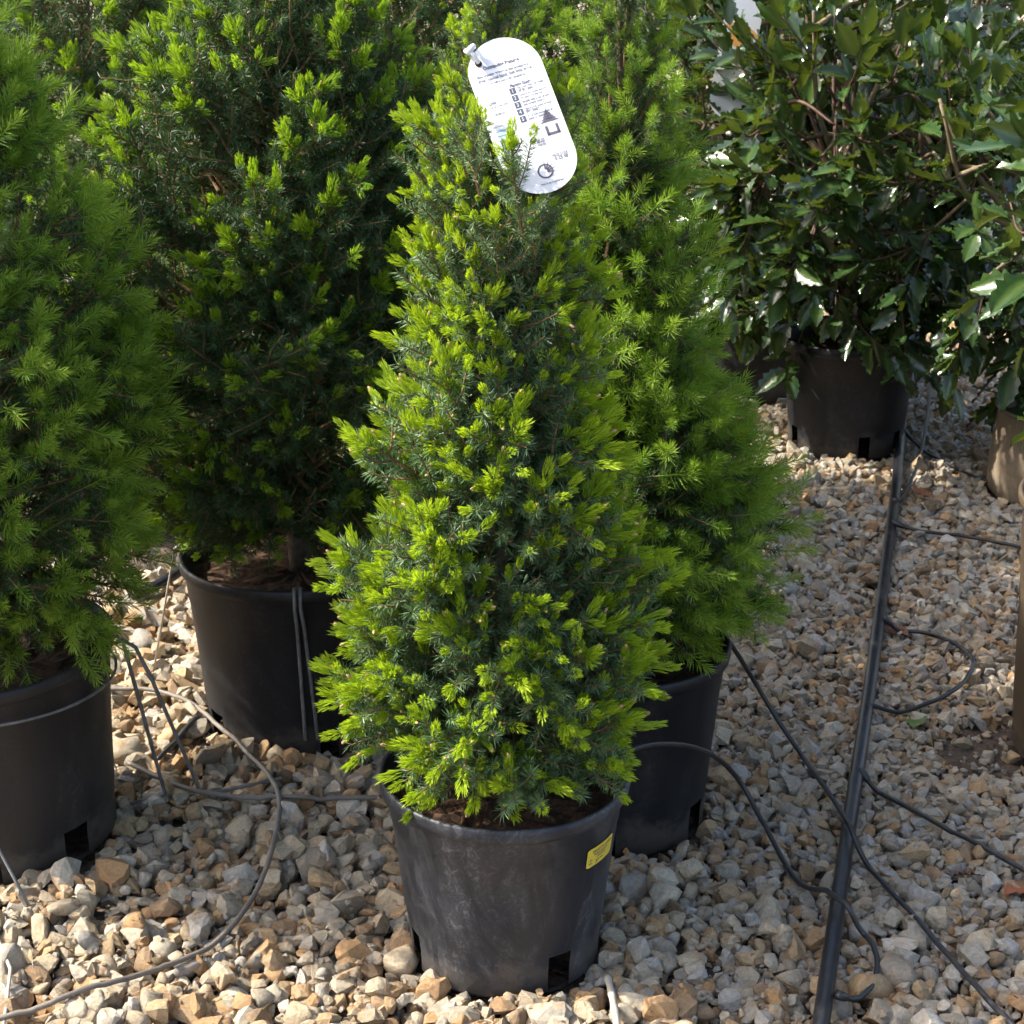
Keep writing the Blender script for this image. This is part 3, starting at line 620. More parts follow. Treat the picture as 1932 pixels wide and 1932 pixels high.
# ---------------------------------------------------------------- hollies
def leaf_arrays(seed, Lf=0.062, Wf=0.030, teeth=5):
    r = np.random.default_rng(seed); n = teeth * 2 + 1; curl, cup, tw = r.uniform(-0.35, 0.5), r.uniform(0.15, 0.55), r.normal(0, 0.2)
    V, A = [], []
    t = np.linspace(0, 1, n)
    prof = np.sin(np.pi * np.clip(t, 0, 1) ** 0.85) ** 0.8 * (1 - 0.15 * t)
    def bend(x, y, z):
        a = curl * x / Lf * 1.4; return (x * (1 - 0.15 * a * a), y * math.cos(tw * x / Lf) , z - 0.5 * a * x + y * math.sin(tw * x / Lf))
    for i in range(n):
        x = t[i] * Lf; V.append(bend(x, 0, 0)); A.append(0.30)
    for side in (1, -1):
        for i in range(n):
            w_ = prof[i] * Wf * 0.5; tooth = (i % 2 == 1)
            if tooth: w_ *= 1.16; dx = 0.0022
            else: w_ *= 0.90; dx = -0.001
            wave = (0.0035 if tooth else -0.001) * r.uniform(0.4, 1.4)
            V.append(bend(t[i] * Lf + dx * (0 < i < n - 1), side * w_, cup * w_ * 0.8 + wave)); A.append(0.14 if tooth else 0.0)
    # half-way row keeps the blade smooth
    for side in (1, -1):
        for i in range(n):
            w_ = prof[i] * Wf * 0.27; V.append(bend(t[i] * Lf, side * w_, cup * w_ * 0.45 + 0.0006)); A.append(0.0)
    F = []
    for s in (0, 1):
        e0, m0 = n * (1 + s), n * (3 + s)
        for i in range(n - 1):
            a = [(i, m0 + i), (m0 + i, e0 + i)]
            for (p0, p1) in a:
                q = [p0, p0 + 1, p1 + 1, p1]
                if s: q = q[::-1]
                F.append(q)
    V = np.array(V); st = np.array([(-0.010, 0.0006, 0), (-0.010, -0.0006, 0), (0.002, -0.0008, 0), (0.002, 0.0008, 0)]); k = len(V)
    V = np.vstack([V, st]); A += [0.6] * 4; F.append([k, k + 1, k + 2, k + 3]); V[:, 0] += 0.010
    return V, np.array(F), np.array(A)
LEAF = [leaf_arrays(300 + k, 0.075 * q, 0.036 * q * ww) for k, (q, ww) in enumerate([(1, 1), (1.1, 0.95), (0.9, 1.1), (0.8, 1.0), (1.15, 1.05), (0.7, 1.05), (1.0, 0.85), (0.95, 1.15)])]
LEAFM = [mesh_np("leaf", V, F, [M_HOLLY], smooth=True, attrs={"v": ('FLOAT', A)}) for V, F, A in LEAF]
def build_holly(p, label, crown_c, crown_r, n_twigs, n_parts, seed, potmat=M_POT2, notches=(), trunks=None, potname="pot", keep=None, lip=0.02, fullness=1.0):
    r = np.random.default_rng(seed); root = empty("potted_holly", (p.x, p.y, 0)); tag(root, label, "potted holly", "potted hollies with glossy spiny leaves")
    build_pot(potname, p, root, potmat, notches, seed=seed, lip=lip); build_soil(p, root, seed)
    z0 = p.h - 0.045; o0 = np.array([p.x, p.y, 0]); wood = Acc(); nodes = []
    cc, cr = np.array(crown_c) - o0, np.array(crown_r)
    trunks = trunks or [np.array([r.normal(0, 0.35), r.normal(0, 0.35), 0.6]) for _ in range(5)]
    for k, tp in enumerate(trunks):
        end = cc + np.array(tp) * cr; st = np.array([r.normal(0, 0.012), r.normal(0, 0.012), z0]); mid = st + (end - st) * 0.45 + np.array([-0.25 * (end - st)[0], -0.25 * (end - st)[1], 0.02]) + r.normal(0, 0.012, 3)
        m2 = st + (end - st) * 0.75 + r.normal(0, 0.015, 3); P_ = catmull([st, mid, m2, end], 6); V, F = tube(P_, np.linspace(0.0105, 0.0032, len(P_)) * r.uniform(0.8, 1.15), 7); wood.add(V, F, 0); nodes += [q for q in P_[4:]]
    # limbs
    for k in range(26):
        s = nodes[int(r.integers(0, len(nodes)))]; d = r.normal(size=3); d[2] = abs(d[2]) * 0.5 + 0.1; d /= np.linalg.norm(d); e = cc + cr * d * r.uniform(0.45, 0.85) * np.array([1, 1, r.choice([-0.8, 1, 1])])
        if e[2] < z0 - 0.02: e[2] = z0 + r.uniform(0, 0.1)
        if np.linalg.norm(e - s) > 0.5: e = s + (e - s) * 0.5 / np.linalg.norm(e - s)
        P_ = catmull([s, s + (e - s) * 0.5 + np.array([0, 0, 0.03]) + r.normal(0, 0.012, 3), e], 6); V, F = tube(P_, np.linspace(0.0055, 0.0022, len(P_)), 6); wood.add(V, F, 0 if r.random() < 0.5 else 1); nodes += [q for q in P_[3:]]
    nd = np.array(nodes); leaves = []
    for k in range(n_twigs):
        d = r.normal(size=3); d /= np.linalg.norm(d); q = r.uniform(0.35, 1.0) ** 0.5; tip = cc + cr * d * q
        if tip[2] < z0 + 0.01 and math.hypot(tip[0], tip[1]) < p.rr: continue
        if keep is not None and not keep(tip + o0, r): continue
        i = int(np.argmin(np.linalg.norm(nd - (tip - d * cr * 0.3), axis=1))); s = nd[i]; v = tip - s; l = np.linalg.norm(v)
        if l < 0.04: continue
        P_ = catmull([s, s + v * 0.5 + r.normal(0, 0.012, 3) + np.array([0, 0, -0.02]), tip], 6); V, F = tube(P_, np.linspace(0.0026, 0.0013, len(P_)), 5); wood.add(V, F, 1)
        L = min(l * 0.95, 0.20); n = int(L / 0.0165 * fullness) + 3; ph = r.uniform(0, 6.28); ax = v / l; tocam = -(s + o0); tocam[2] += CAM_H
        for m in range(n):
            f = 1 - (m + 0.2) / n * L / l; f = np.clip(f, 0, 1); ii = f * (len(P_) - 1); i0 = min(len(P_) - 2, int(ii)); pos = P_[i0] + (P_[i0 + 1] - P_[i0]) * (ii - i0)
            ph += 2.4; dd = perp(ax, R(r.uniform(38, 70) if m > 2 else r.uniform(8, 35)), ph); dd[2] += 0.12; leaves.append((pos, dd, r.normal(0, 0.5), r.uniform(0.72, 1.12), int(r.integers(0, 8))))
    V, F, M, A = wood.arrays(); link("trunk", mesh_np("trunk", V, F, [M_HBARK, M_HTWIG], M, smooth=True), root)
    def key(L_):
        q = L_[0] + o0; zc = q[1] * math.cos(PITCH) + (CAM_H - q[2]) * math.sin(PITCH); u = 966 + FPX * q[0] / zc; v = 966 + FPX * ((CAM_H - q[2]) * math.cos(PITCH) - q[1] * math.sin(PITCH)) / zc
        return zc + (0 if (-30 < u < 1960 and -30 < v < 1960) else 50)
    leaves.sort(key=key); VV, FF, AA, RR, off = [], [], [], [], 0
    for k, (pos, dd, ro, s, j) in enumerate(leaves):
        x = Vector(dd).normalized(); up = Vector((0.0, 0.0, 1.0)); y = up.cross(x)
        if y.length < 1e-3: y = Vector((0, 1, 0))
        y.normalize(); z = x.cross(y); m3 = Matrix((x, y, z)).transposed() @ Matrix.Rotation(ro, 3, 'X')
        if k < n_parts:
            o = link("leaf", LEAFM[j], root); o.matrix_local = Matrix.Translation(pos.tolist()) @ m3.to_4x4() @ Matrix.Diagonal((s, s, s, 1))
        else:
            V, F, A = LEAF[j]; VV.append(V @ (np.array(m3) * s).T + pos); FF.append(F + off); AA.append(A); RR.append(np.full(len(V), r.random())); off += len(V)
    if VV: o = link("foliage", mesh_np("foliage", np.vstack(VV), np.vstack(FF), [M_HOLLY], smooth=True, attrs={"v": ('FLOAT', np.concatenate(AA)), "leafrnd": ('FLOAT', np.concatenate(RR))}), root); o["kind"] = "stuff"
    return root
cg = vp(1600, 300, PG.y); build_holly(PG, "holly in a low black pot standing beside the black pipe", (cg.x, PG.y, cg.z), (0.36, 0.34, 0.50), 150, 300, 21, notches=(280, 320, 200))
cj = vp(1890, 430, PJ.y); build_holly(PJ, "holly with drooping branches in a tan pot with a ragged rim", (cj.x, PJ.y + 0.05, cj.z), (0.30, 0.32, 0.40), 110, 260, 22, M_TANPOT, lip=0.008)
ck = vp(1730, 150, PK.y); build_holly(PK, "holly with a thick forked stem behind the low black pot", (ck.x, PK.y, ck.z), (0.42, 0.36, 0.50), 130, 260, 23,
    trunks=[(-0.35, -0.2, 0.7), (0.05, -0.3, 0.8), (0.45, -0.1, 0.7), (0.1, 0.3, 0.6)])
ch = vp(1400, 260, PH.y); build_holly(PH, "dark holly in the black pot beside the thick end of the black pipe", (ch.x, PH.y, ch.z), (0.30, 0.32, 0.48), 120, 260, 24)
build_holly(PI, "holly in a tall brown pot standing beside the open loop of tube", (PI.x - 0.05, PI.y, 0.74), (0.24, 0.25, 0.34), 80, 200, 25, M_BROWNPOT)
for k, (P_, lb) in enumerate(((PL, "far holly behind the slender-topped spruce"), (PM, "far holly behind the thick forked stem"), (PN, "far holly behind the one in the tan pot"))):
    build_holly(P_, lb, (P_.x, P_.y, 0.75), (0.48, 0.4, 0.6), 90, 150, 31 + k)

# ---------------------------------------------------------------- pipes, tubes, wires
def route(pts, rad, n=8):
    """pts: (px,py) on the gravel, (px,py,z) at a height, or a Vector; tubes on the gravel ride over the stones"""
    out = []
    for q in pts:
        if isinstance(q, Vector): out.append((q.x, q.y, q.z, 1.0))
        elif len(q) == 3: g_ = gp(*q); out.append((g_.x, g_.y, q[2], 1.0))
        else: g_ = gp(q[0], q[1], 0.012); out.append((g_.x, g_.y, 0.012, 0.0))
    P_ = catmull(out, n); w_ = np.clip(P_[:, 3], 0, 1)
    raw = np.array([hgt(a, b, 2 if rad < 0.006 else 3) for a, b in P_[:, :2]]); k = 9; pad = np.pad(raw, k, mode='edge')
    top = np.array([pad[i:i + 2 * k + 1].max() for i in range(len(raw))]); pt_ = np.pad(top, k, mode='edge'); sm = np.array([pt_[i:i + 2 * k + 1].mean() for i in range(len(raw))])
    z = np.maximum(0.85 * sm + 0.15 * raw, raw - rad * 0.2) + rad * 0.5
    P_[:, 2] = w_ * np.maximum(P_[:, 2], raw * (1 if rad > 0.02 else 0.9)) + (1 - w_) * z
    return P_[:, :3]
def strand(name, pts, rad, material, label, cat, group=None, sides=8, n=8, joint=None):
    P_ = route(pts, rad, n); V, F = tube(P_, rad, sides); me = mesh_np(name, V, F, [material], smooth=True); o = link(name, me)
    if joint is not None:
        e = P_[:5] if joint == 0 else P_[::-1][:5]; V, F = tube(np.stack([e[0], e[0] + (e[3] - e[0]) * 0.5, e[3], e[4]]), [rad * 1.75, rad * 1.75, rad * 1.5, rad * 1.15], 8); link("connector", mesh_np("connector", V, F, [M_TUBE], smooth=True), o)
    return tag(o, label, cat, group)
g0, g1 = [], []
strand("irrigation_pipe", [(1535, 2040), (1548, 1932), (1578, 1720), (1608, 1510), (1634, 1340), (1656, 1180), (1676, 1030), (1690, 920), (1700, 820), (1706, 740), (1712, 670), (1716, 600), (1718, 540)], 0.0100, M_PIPE, "long black irrigation pipe lying straight along the gravel", "pipe", sides=14)
a = gp(1330, 646, 0.03); b = gp(1515, 680, 0.03)
strand("irrigation_pipe", [Vector((a.x - 0.5, a.y + 0.02, 0.028)), Vector((a.x, a.y, 0.028)), Vector(((a.x + b.x) / 2, (a.y + b.y) / 2, 0.028)), Vector((b.x, b.y, 0.028))], 0.0185, M_PIPE, "thick black header pipe running up to the low black holly pot", "pipe", sides=14)
GT = "thin drip tubes on the gravel"; r4 = 0.0034
strand("drip_tube", [(1120, 1445, 0.225), (1165, 1424, 0.228), (1230, 1405, 0.215), (1300, 1408, 0.175), (1355, 1432, 0.115), (1400, 1480, 0.060), (1445, 1560, 0.02), (1500, 1628), (1560, 1680, 0.026), (1600, 1710, 0.030), (1635, 1745), (1655, 1790), (1650, 1838), (1620, 1866), (1578, 1876, 0.012)], r4, M_TUBE, "black drip tube looping from the tagged spruce's pot over the pipe and back", "drip tube", GT, joint=1)
strand("drip_tube", [(1296, 1140, 0.250), (1330, 1158, 0.252), (1372, 1205, 0.20), (1420, 1280, 0.12), (1470, 1362, 0.06), (1520, 1435, 0.02), (1570, 1505, 0.024), (1602, 1556, 0.030), (1650, 1625), (1700, 1685), (1760, 1752), (1830, 1830), (1905, 1915), (1990, 2010)], r4, M_TUBE, "black drip tube running from the slender-topped spruce across the pipe to the front", "drip tube", GT)
strand("drip_tube", [(1668, 1166, 0.010), (1700, 1163), (1745, 1168), (1795, 1188), (1830, 1218), (1836, 1245), (1810, 1277), (1760, 1303), (1700, 1320), (1642, 1330, 0.010)], r4, M_TUBE, "black drip tube lying in an open loop beside the pipe", "drip tube", GT, joint=0)
strand("drip_tube", [(1622, 1452, 0.010), (1660, 1468), (1720, 1502), (1790, 1542), (1860, 1580), (1960, 1632)], r4, M_TUBE, "straight black drip tube slanting away from the pipe below the open loop", "drip tube", GT, joint=0)
strand("drip_tube", [(1688, 945, 0.010), (1706, 920), (1732, 868), (1747, 800), (1755, 730), (1757, 668)], r4, M_TUBE, "black drip tube curving up along the pipe towards the hollies", "drip tube", GT, joint=0)
strand("drip_tube", [(1682, 985, 0.010), (1740, 993), (1820, 1000), (1900, 1013), (1960, 1024)], r4, M_TUBE, "black drip tube leading from the pipe to the tall brown pot", "drip tube", GT, joint=0)
strand("drip_tube", [(1700, 808, 0.010), (1750, 836), (1810, 866), (1866, 890)], 0.003, M_TUBE, "short black drip tube leading from the pipe towards the tan pot", "drip tube", GT, joint=0)
strand("drip_tube", [(120, 1294), (215, 1291), (300, 1300), (350, 1322), (405, 1364), (465, 1420), (508, 1464), (527, 1510), (522, 1570), (500, 1640), (455, 1710), (390, 1768), (310, 1812), (220, 1852), (120, 1886), (20, 1908), (-80, 1925)], r4, M_TUBEG, "weathered grey-brown drip tube curving widely round in front of the feathery spruce", "drip tube", GT)
strand("drip_tube", [(238, 1428), (290, 1452), (350, 1478), (420, 1492), (520, 1500), (610, 1500), (720, 1496)], r4, M_TUBEG, "weathered drip tube lying across the wire stake's feet", "drip tube", GT)
strand("drip_tube", [(296, 1424), (330, 1394), (372, 1354)], 0.0036, M_TUBE, "short black piece of drip tube lying between two pots", "drip tube", GT)
strand("drip_tube", [(250, 1120), (320, 1090, 0.02), (362, 1058, 0.03), (420, 1020, 0.02)], 0.009, M_PIPE, "stout black tube end beside the broad dark spruce's pot", "drip tube", GT)
# wire stakes
GW = "wire stakes hooked on the pots"; rw = 0.0026
def corner(pts, n=6):  # keeps bends tight
    return pts
YB = PB.y - 0.02
def wire(name, pts, m, label, rad=rw):
    V, F = tube(np.array([np.array(q) for q in pts]), rad, 6); o = link(name, mesh_np(name, V, F, [m], smooth=True)); tag(o, label, "wire stake", GW)
def onh(px, py, lift=0.002):
    g_ = gp(px, py); z = hgt(g_.x, g_.y, 1) + lift; return np.array(gp(px, py, z))
def lerp_path(a, b, n=6): return [a + (b - a) * t for t in np.linspace(0, 1, n)]
hk = np.array(vp(236, 1212, PB.y + 0.00)); 
f1, f2 = onh(312, 1500), onh(246, 1516)
wire("wire_stake", [hk + np.array([-0.016, 0, 0.004]), hk + np.array([-0.010, 0, 0.009])] + lerp_path(hk + np.array([-0.002, -0.002, 0.0]), f1, 5) + [f2], M_WIRE, "bent grey wire stake leaning on the dusty pot with a short foot")
hk2 = np.array(vp(250, 1216, PB.y + 0.03)); f1, f2 = onh(378, 1492), onh(532, 1468)
wire("wire_stake", [hk2 + np.array([-0.028, 0, 0.0]), hk2 + np.array([-0.012, 0, 0.006])] + lerp_path(hk2 + np.array([0.004, -0.002, -0.003]), np.array(vp(288, 1285, PB.y + 0.02)), 3) + lerp_path(np.array(vp(292, 1295, PB.y + 0.02)), f1, 4) + [onh(396, 1497), f2], M_WIRE, "bent grey wire stake leaning on the dusty pot with a long foot along the gravel")
def rim_pt(p, az, dz=0.0, dr=0.0): return np.array([p.x + (p.rr + dr) * math.cos(az), p.y + (p.rr + dr) * math.sin(az), p.h + dz])
az = math.atan2(-1, 0.07)
for k, (dx, bx, by, foot, lb) in enumerate(((0.0, 590, 1396, (582, 1500), "grey wire hooked over the broad dark spruce's rim with its end bent forward"), (0.008, 613, 1396, None, "shorter grey wire hooked over the broad dark spruce's rim"))):
    a0 = rim_pt(PC, az, 0.002, -0.012) + np.array([dx, 0, 0]); a1 = rim_pt(PC, az, 0.005, 0.0) + np.array([dx, 0, 0]); a2 = rim_pt(PC, az, -0.02, 0.009) + np.array([dx, -0.001, 0]); g_ = onh(bx, by + 8)
    wl = []
    for z_ in (0.20, 0.15, 0.10, 0.055, 0.02):
        pf = pot_profile(PC)[2:12]; q_ = float(np.interp(z_, [b for a, b in pf], [a for a, b in pf])) * 1.006 + 0.006; xx_ = a2[0] + (g_[0] - a2[0]) * (1 - z_ / 0.23); wl.append(np.array([xx_, PC.y - math.sqrt(max(1e-6, q_ ** 2 - (xx_ - PC.x) ** 2)), z_]))
    wire("wire_stake", [a0, a1, a2] + wl + ([g_] if foot is None else [g_, onh(*foot)]), M_WIRE, lb, 0.0026)
azl = math.radians(178); a1 = rim_pt(PC, azl, 0.004, 0.0); g_ = onh(290, 1266)
wire("wire_stake", [rim_pt(PC, azl, 0.003, -0.02), a1, rim_pt(PC, azl, -0.002, 0.008), g_], M_WIRE2, "pale straight wire leaning from the gravel to the rim of the broad dark spruce's pot", 0.0017)
wire("wire_stake", lerp_path(np.array(vp(-25, 1560, PB.y - 0.175)), onh(56, 1712), 4), M_WIRE, "grey wire stake slanting out from under the dusty pot", 0.0022)
wire("wire_stake", [onh(-12, 1752, 0.01), onh(20, 1828), onh(12, 1900), onh(-2, 1990)], M_WIRE2, "kinked tan wire lying at the end of the weathered tube", 0.0022)
# wire ring round the feathery spruce's pot, a part of it
ring = [(math.cos(q) * (PB.rr - 0.003), math.sin(q) * (PB.rr - 0.003), PB.h - 0.046 + 0.012 * math.cos(q + 2.4)) for q in np.linspace(0, 2 * math.pi, 64)]
V, F = tube(np.array(ring), 0.0020, 6); link("wire_ring", mesh_np("wire_ring", V, F, [M_WIRE], smooth=True), treeB)

# ---------------------------------------------------------------- the white tag
def text_mesh(s, size, mat_, align='LEFT'):
    cu = bpy.data.curves.new("text", 'FONT'); cu.body = s; cu.size = size; cu.offset = size * 0.030; cu.align_x = align; ob = bpy.data.objects.new("text", cu); COL.objects.link(ob)
    bpy.context.view_layer.update(); dg = bpy.context.evaluated_depsgraph_get(); me = bpy.data.meshes.new_from_object(ob.evaluated_get(dg)); COL.objects.unlink(ob); bpy.data.objects.remove(ob)
    bm = bmesh.new(); bm.from_mesh(me); bmesh.ops.triangulate(bm, faces=bm.faces); bm.verts.index_update()
    V = np.array([v.co[:] for v in bm.verts]).reshape(-1, 3); F = np.array([[v.index for v in f.verts] for f in bm.faces]).reshape(-1, 3); bm.free(); bpy.data.meshes.remove(me); return V, F
tagroot = empty("plant_tag", tc_); m3 = Matrix((ew, -el_, nrm)).transposed(); tagroot.matrix_world = Matrix.Translation(tc_) @ m3.to_4x4()
tag(tagroot, "white oval plant tag with fine grey print tied near the top of the spruce", "plant tag")
print("TAG", TL, TW)
out = []; rad = TW / 2; hl = TL / 2 - rad
for k in range(25): q = math.pi * k / 24; out.append((rad * math.cos(q), hl + rad * math.sin(q)))
for k in range(25): q = math.pi + math.pi * k / 24; out.append((rad * math.cos(q), -hl + rad * math.sin(q)))
bm = bmesh.new(); th = 0.0006
def curlz(x, y): return -0.18 * x * x / rad + 0.05 * (y / hl) ** 2 * 0.01
f = bm.faces.new([bm.verts.new((x, y, 0)) for x, y in out]); bmesh.ops.triangulate(bm, faces=[f])
ex = bmesh.ops.extrude_face_region(bm, geom=bm.faces[:]); bmesh.ops.translate(bm, verts=[v for v in ex["geom"] if isinstance(v, bmesh.types.BMVert)], vec=(0, 0, -th)); bmesh.ops.recalc_face_normals(bm, faces=bm.faces)
me = bpy.data.meshes.new("card"); bm.to_mesh(me); bm.free(); me.materials.append(M_CARD); card = link("card", me, tagroot)
pr_ = Acc(); prl = Acc(); prb = Acc(); S = TL / 0.19     # print laid on the card, in fractions of its size
def T(acc, s, x, y, wid, z=0.0003, stretch=1.25):
    """a line of print wid (in half card widths) long"""
    V, F = text_mesh(s, 0.01, None)
    if len(V): k = wid * rad / (V[:, 0].max() - V[:, 0].min()); acc.add(V * np.array([k, k * stretch, 1]) + np.array([x * rad, y * TL / 2, z]), F, 0)
def box(acc, x, y, w_, h_, z=0.0003):
    x, y, w_, h_ = x * rad, y * TL / 2, w_ * rad, h_ * rad; acc.add(np.array([(x, y, z), (x + w_, y, z), (x + w_, y + h_, z), (x, y + h_, z)]), np.array([[0, 1, 2, 3]]), 0)
T(pr_, "Outstanding Features", -0.55, 0.66, 0.98)
for k, (s_, x_, w_) in enumerate((("Slow growing evergreen that produces a", -0.80, 1.42), ("dense conical habit. Soft light green", -0.80, 1.48), ("needles cover the branches.", -0.50, 0.95))): T(prl, s_, x_, 0.575 - 0.055 * k, w_)
T(pr_, "Planting Guide", -0.05, 0.36, 0.58)
for k in range(5):
    yy = 0.275 - 0.092 * k; box(pr_, -0.10, yy, 0.16, 0.17); V, F = text_mesh(str(k + 1), 0.0046, None); prb.add(V * np.array([1, 1.25, 1]) + np.array([-0.055 * rad, yy * TL / 2 + 0.03 * rad, 0.0006]), F, 0)
LINES = (("Dig a hole twice the width", "of the pot."), ("Loosen the roots and set", "the plant level with soil."), ("Backfill with a mix of soil", "and organic matter."), ("Water well, mulch around", "the base."), ("Keep soil moist until the", "plant is established."))
for k, (s1, s2) in enumerate(LINES): T(prl, s1, 0.12, 0.322 - 0.092 * k, 0.72); T(prl, s2, 0.12, 0.283 - 0.092 * k, 0.40 if k in (0, 3) else 0.6)
for k, s_ in enumerate(("Height", "Width", "Space")): T(prl, s_, 0.03 + 0.08 * (k % 2), -0.20 - 0.035 * k, 0.20)
for k, s_ in enumerate(("Full sun", "Moist", "Hardy")): T(prl, s_, 0.10, -0.36 - 0.035 * k, 0.22)
T(prl, "Light", -0.74, 0.22, 0.20); T(prl, "Full sun to part shade", -0.74, 0.18, 0.50); T(prl, "Hardiness", -0.70, 0.08, 0.28)
# planting diagram: hole and small conifer
box(pr_, 0.44, -0.34, 0.36, 0.075); box(pr_, 0.44, -0.34, 0.075, 0.28); box(pr_, 0.725, -0.34, 0.075, 0.28)
for k in range(5): w_ = 0.06 + 0.055 * k; y0_ = -0.055 - 0.030 * k; acc_v = np.array([((0.62 - w_) * rad, y0_ * TL / 2, 0.0003), ((0.62 + w_) * rad, y0_ * TL / 2, 0.0003), (0.62 * rad, (y0_ + 0.05) * TL / 2, 0.0003)]); pr_.add(acc_v, np.array([[0, 1, 2]]), 0)
# pale blue climate chart
box(prb, -0.80, -0.36, 0.42, 0.62, 0.0002)
for k in range(5): box(prl, -0.84, -0.30 + 0.06 * k, 0.5, 0.015, 0.00045)
# ring emblem with leaf strokes
V, F = [], []
for k in range(32): q = 2 * math.pi * k / 32; V += [((0.05 + 0.21 * math.cos(q)) * rad, -0.74 * TL / 2 + 0.21 * rad * math.sin(q), 0.0003), ((0.05 + 0.165 * math.cos(q)) * rad, -0.74 * TL / 2 + 0.165 * rad * math.sin(q), 0.0003)]
for k in range(32): q = (k + 1) % 32; F.append((2 * k, 2 * q, 2 * q + 1, 2 * k + 1))
pr_.add(np.array(V), np.array(F), 0)
for k in range(5):
    q = -0.5 + 0.42 * k; p0 = np.array([0.05 + 0.05 * math.cos(q), 0.05 * math.sin(q)]); p1 = np.array([0.05 + 0.33 * math.cos(q + 0.25), 0.33 * math.sin(q + 0.25)]); nn = np.array([-math.sin(q), math.cos(q)]) * 0.03
    V = [np.array([(p0 + nn)[0] * rad, -0.74 * TL / 2 + (p0 + nn)[1] * rad, 0.0004]), np.array([(p0 - nn)[0] * rad, -0.74 * TL / 2 + (p0 - nn)[1] * rad, 0.0004]), np.array([p1[0] * rad, -0.74 * TL / 2 + p1[1] * rad, 0.0004])]; pr_.add(np.array(V), np.array([[0, 1, 2]]), 0)
T(prl, "PACK CODE", 0.36, -0.60, 0.42); T(prl, "0 25 48", 0.40, -0.65, 0.36); T(prl, "Printed on recycled card", -0.18, -0.90, 0.62)
for acc_, m_, nm in ((pr_, M_INK, "dark_print"), (prl, M_INKL, "fine_print"), (prb, M_INKB, "blue_print")):
    V, F, _, _ = acc_.arrays(); link(nm, mesh_np(nm, V, F, [m_]), card)
hole = Acc(); V = [(-0.62 * rad, 0.76 * TL / 2, 0.0004)] + [(-0.62 * rad + 0.0034 * math.cos(q), 0.76 * TL / 2 + 0.0042 * math.sin(q), 0.0004) for q in np.linspace(0, 2 * math.pi, 15)[:-1]]
link("punched_hole", mesh_np("punched_hole", V, [(0, k, k % 14 + 1) for k in range(1, 15)], [M_SOIL]), card)
tie = catmull([(-0.62 * rad, 0.76 * TL / 2, 0.002), (-0.70 * rad, 0.83 * TL / 2, 0.010), (-0.85 * rad, 0.92 * TL / 2, 0.006), (-0.72 * rad, 0.98 * TL / 2, -0.006), (-0.5 * rad, 0.96 * TL / 2, -0.02), (-0.3 * rad, 0.90 * TL / 2, -0.05)], 5)
V, F = tube(tie, 0.0022, 6); V2, F2 = tube(catmull([(-0.85 * rad, 0.88 * TL / 2, 0.008), (-0.72 * rad, 0.90 * TL / 2, 0.012), (-0.62 * rad, 0.95 * TL / 2, 0.006)], 5), 0.0034, 6)
link("tie", mesh_np("tie", np.vstack([V, V2]), np.vstack([F, F2 + len(V)]), [M_TIE], smooth=True), tagroot)

# second tag deep in the hollies
def simple_tag(px, py, Y, w_, h_, ang, label, yaw=0.0):
    c = vp(px, py, Y); root = empty("plant_tag", c); root.rotation_euler = (R(78), R(ang), R(yaw)); tag(root, label, "plant tag"); bm = bmesh.new()
    pts = []
    for k in range(13): q = math.pi * k / 12; pts.append((w_ / 2 * math.cos(q), h_ / 2 - w_ / 2 + w_ / 2 * math.sin(q)))
    for k in range(13): q = math.pi + math.pi * k / 12; pts.append((w_ / 2 * math.cos(q), -h_ / 2 + w_ / 2 + w_ / 2 * math.sin(q)))
    f = bm.faces.new([bm.verts.new((x, y, 0)) for x, y in pts]); ex = bmesh.ops.extrude_face_region(bm, geom=[f]); bmesh.ops.translate(bm, verts=[v for v in ex["geom"] if isinstance(v, bmesh.types.BMVert)], vec=(0, 0, -0.0006)); bmesh.ops.recalc_face_normals(bm, faces=bm.faces)
    me = bpy.data.meshes.new("card"); bm.to_mesh(me); bm.free(); me.materials.append(M_CARD); cd = link("card", me, root)
    a = Acc(); q = np.linspace(0, 2 * np.pi, 12, endpoint=False); rr_ = 0.30 + 0.09 * np.sin(q * 3 + 1) + 0.04 * np.cos(q * 5)
    V = np.vstack([[(0, h_ * 0.2, 0.0005)], np.stack([w_ * rr_ * 1.25 * np.cos(q), h_ * 0.2 + w_ * rr_ * np.sin(q), np.full(12, 0.0005)], 1)]); a.add(V, np.array([(0, 1 + k, 1 + (k + 1) % 12) for k in range(12)]), 0)
    V, F, _, _ = a.arrays(); link("orange_print", mesh_np("orange_print", V, F, [M_ORANGE]), cd)
simple_tag(1388, 110, PG.y + 0.16, 0.075, 0.24, 10, "white tag with an orange print hanging among dark holly leaves")
simple_tag(1418, 250, PG.y + 0.22, 0.05, 0.13, -20, "narrow white tag lower down among the dark holly leaves", 10)

# ---------------------------------------------------------------- yellow price sticker on the tagged spruce's pot
def cyl(p, ang, z, out_=0.0016):   # ang: degrees from the camera side towards the right
    pf = pot_profile(p)[2:12]; q = float(np.interp(z, [b for a, b in pf], [a for a, b in pf])) + out_; a = R(ang - 90); q *= 1 + 0.006 * math.sin(2 * a + p.ph[0]) * z / p.h + 0.003 * math.sin(5 * a + p.ph[1]); return (q * math.cos(a), q * math.sin(a), z)
A0, A1, Z0, Z1 = 44.0, 67.0, 0.138, 0.163
nu = 14; V, F = [], []
for i in range(nu + 1):
    a = A0 + (A1 - A0) * i / nu; ed = 0.0018 if i in (0, nu) else 0.0
    V += [cyl(PA, a, Z0 + ed), cyl(PA, a, Z1 - ed)]
for i in range(nu): F.append((2 * i, 2 * i + 2, 2 * i + 3, 2 * i + 1))
stk = link("price_sticker", mesh_np("price_sticker", V, F, [M_YEL], smooth=True), potA)
ink = Acc()
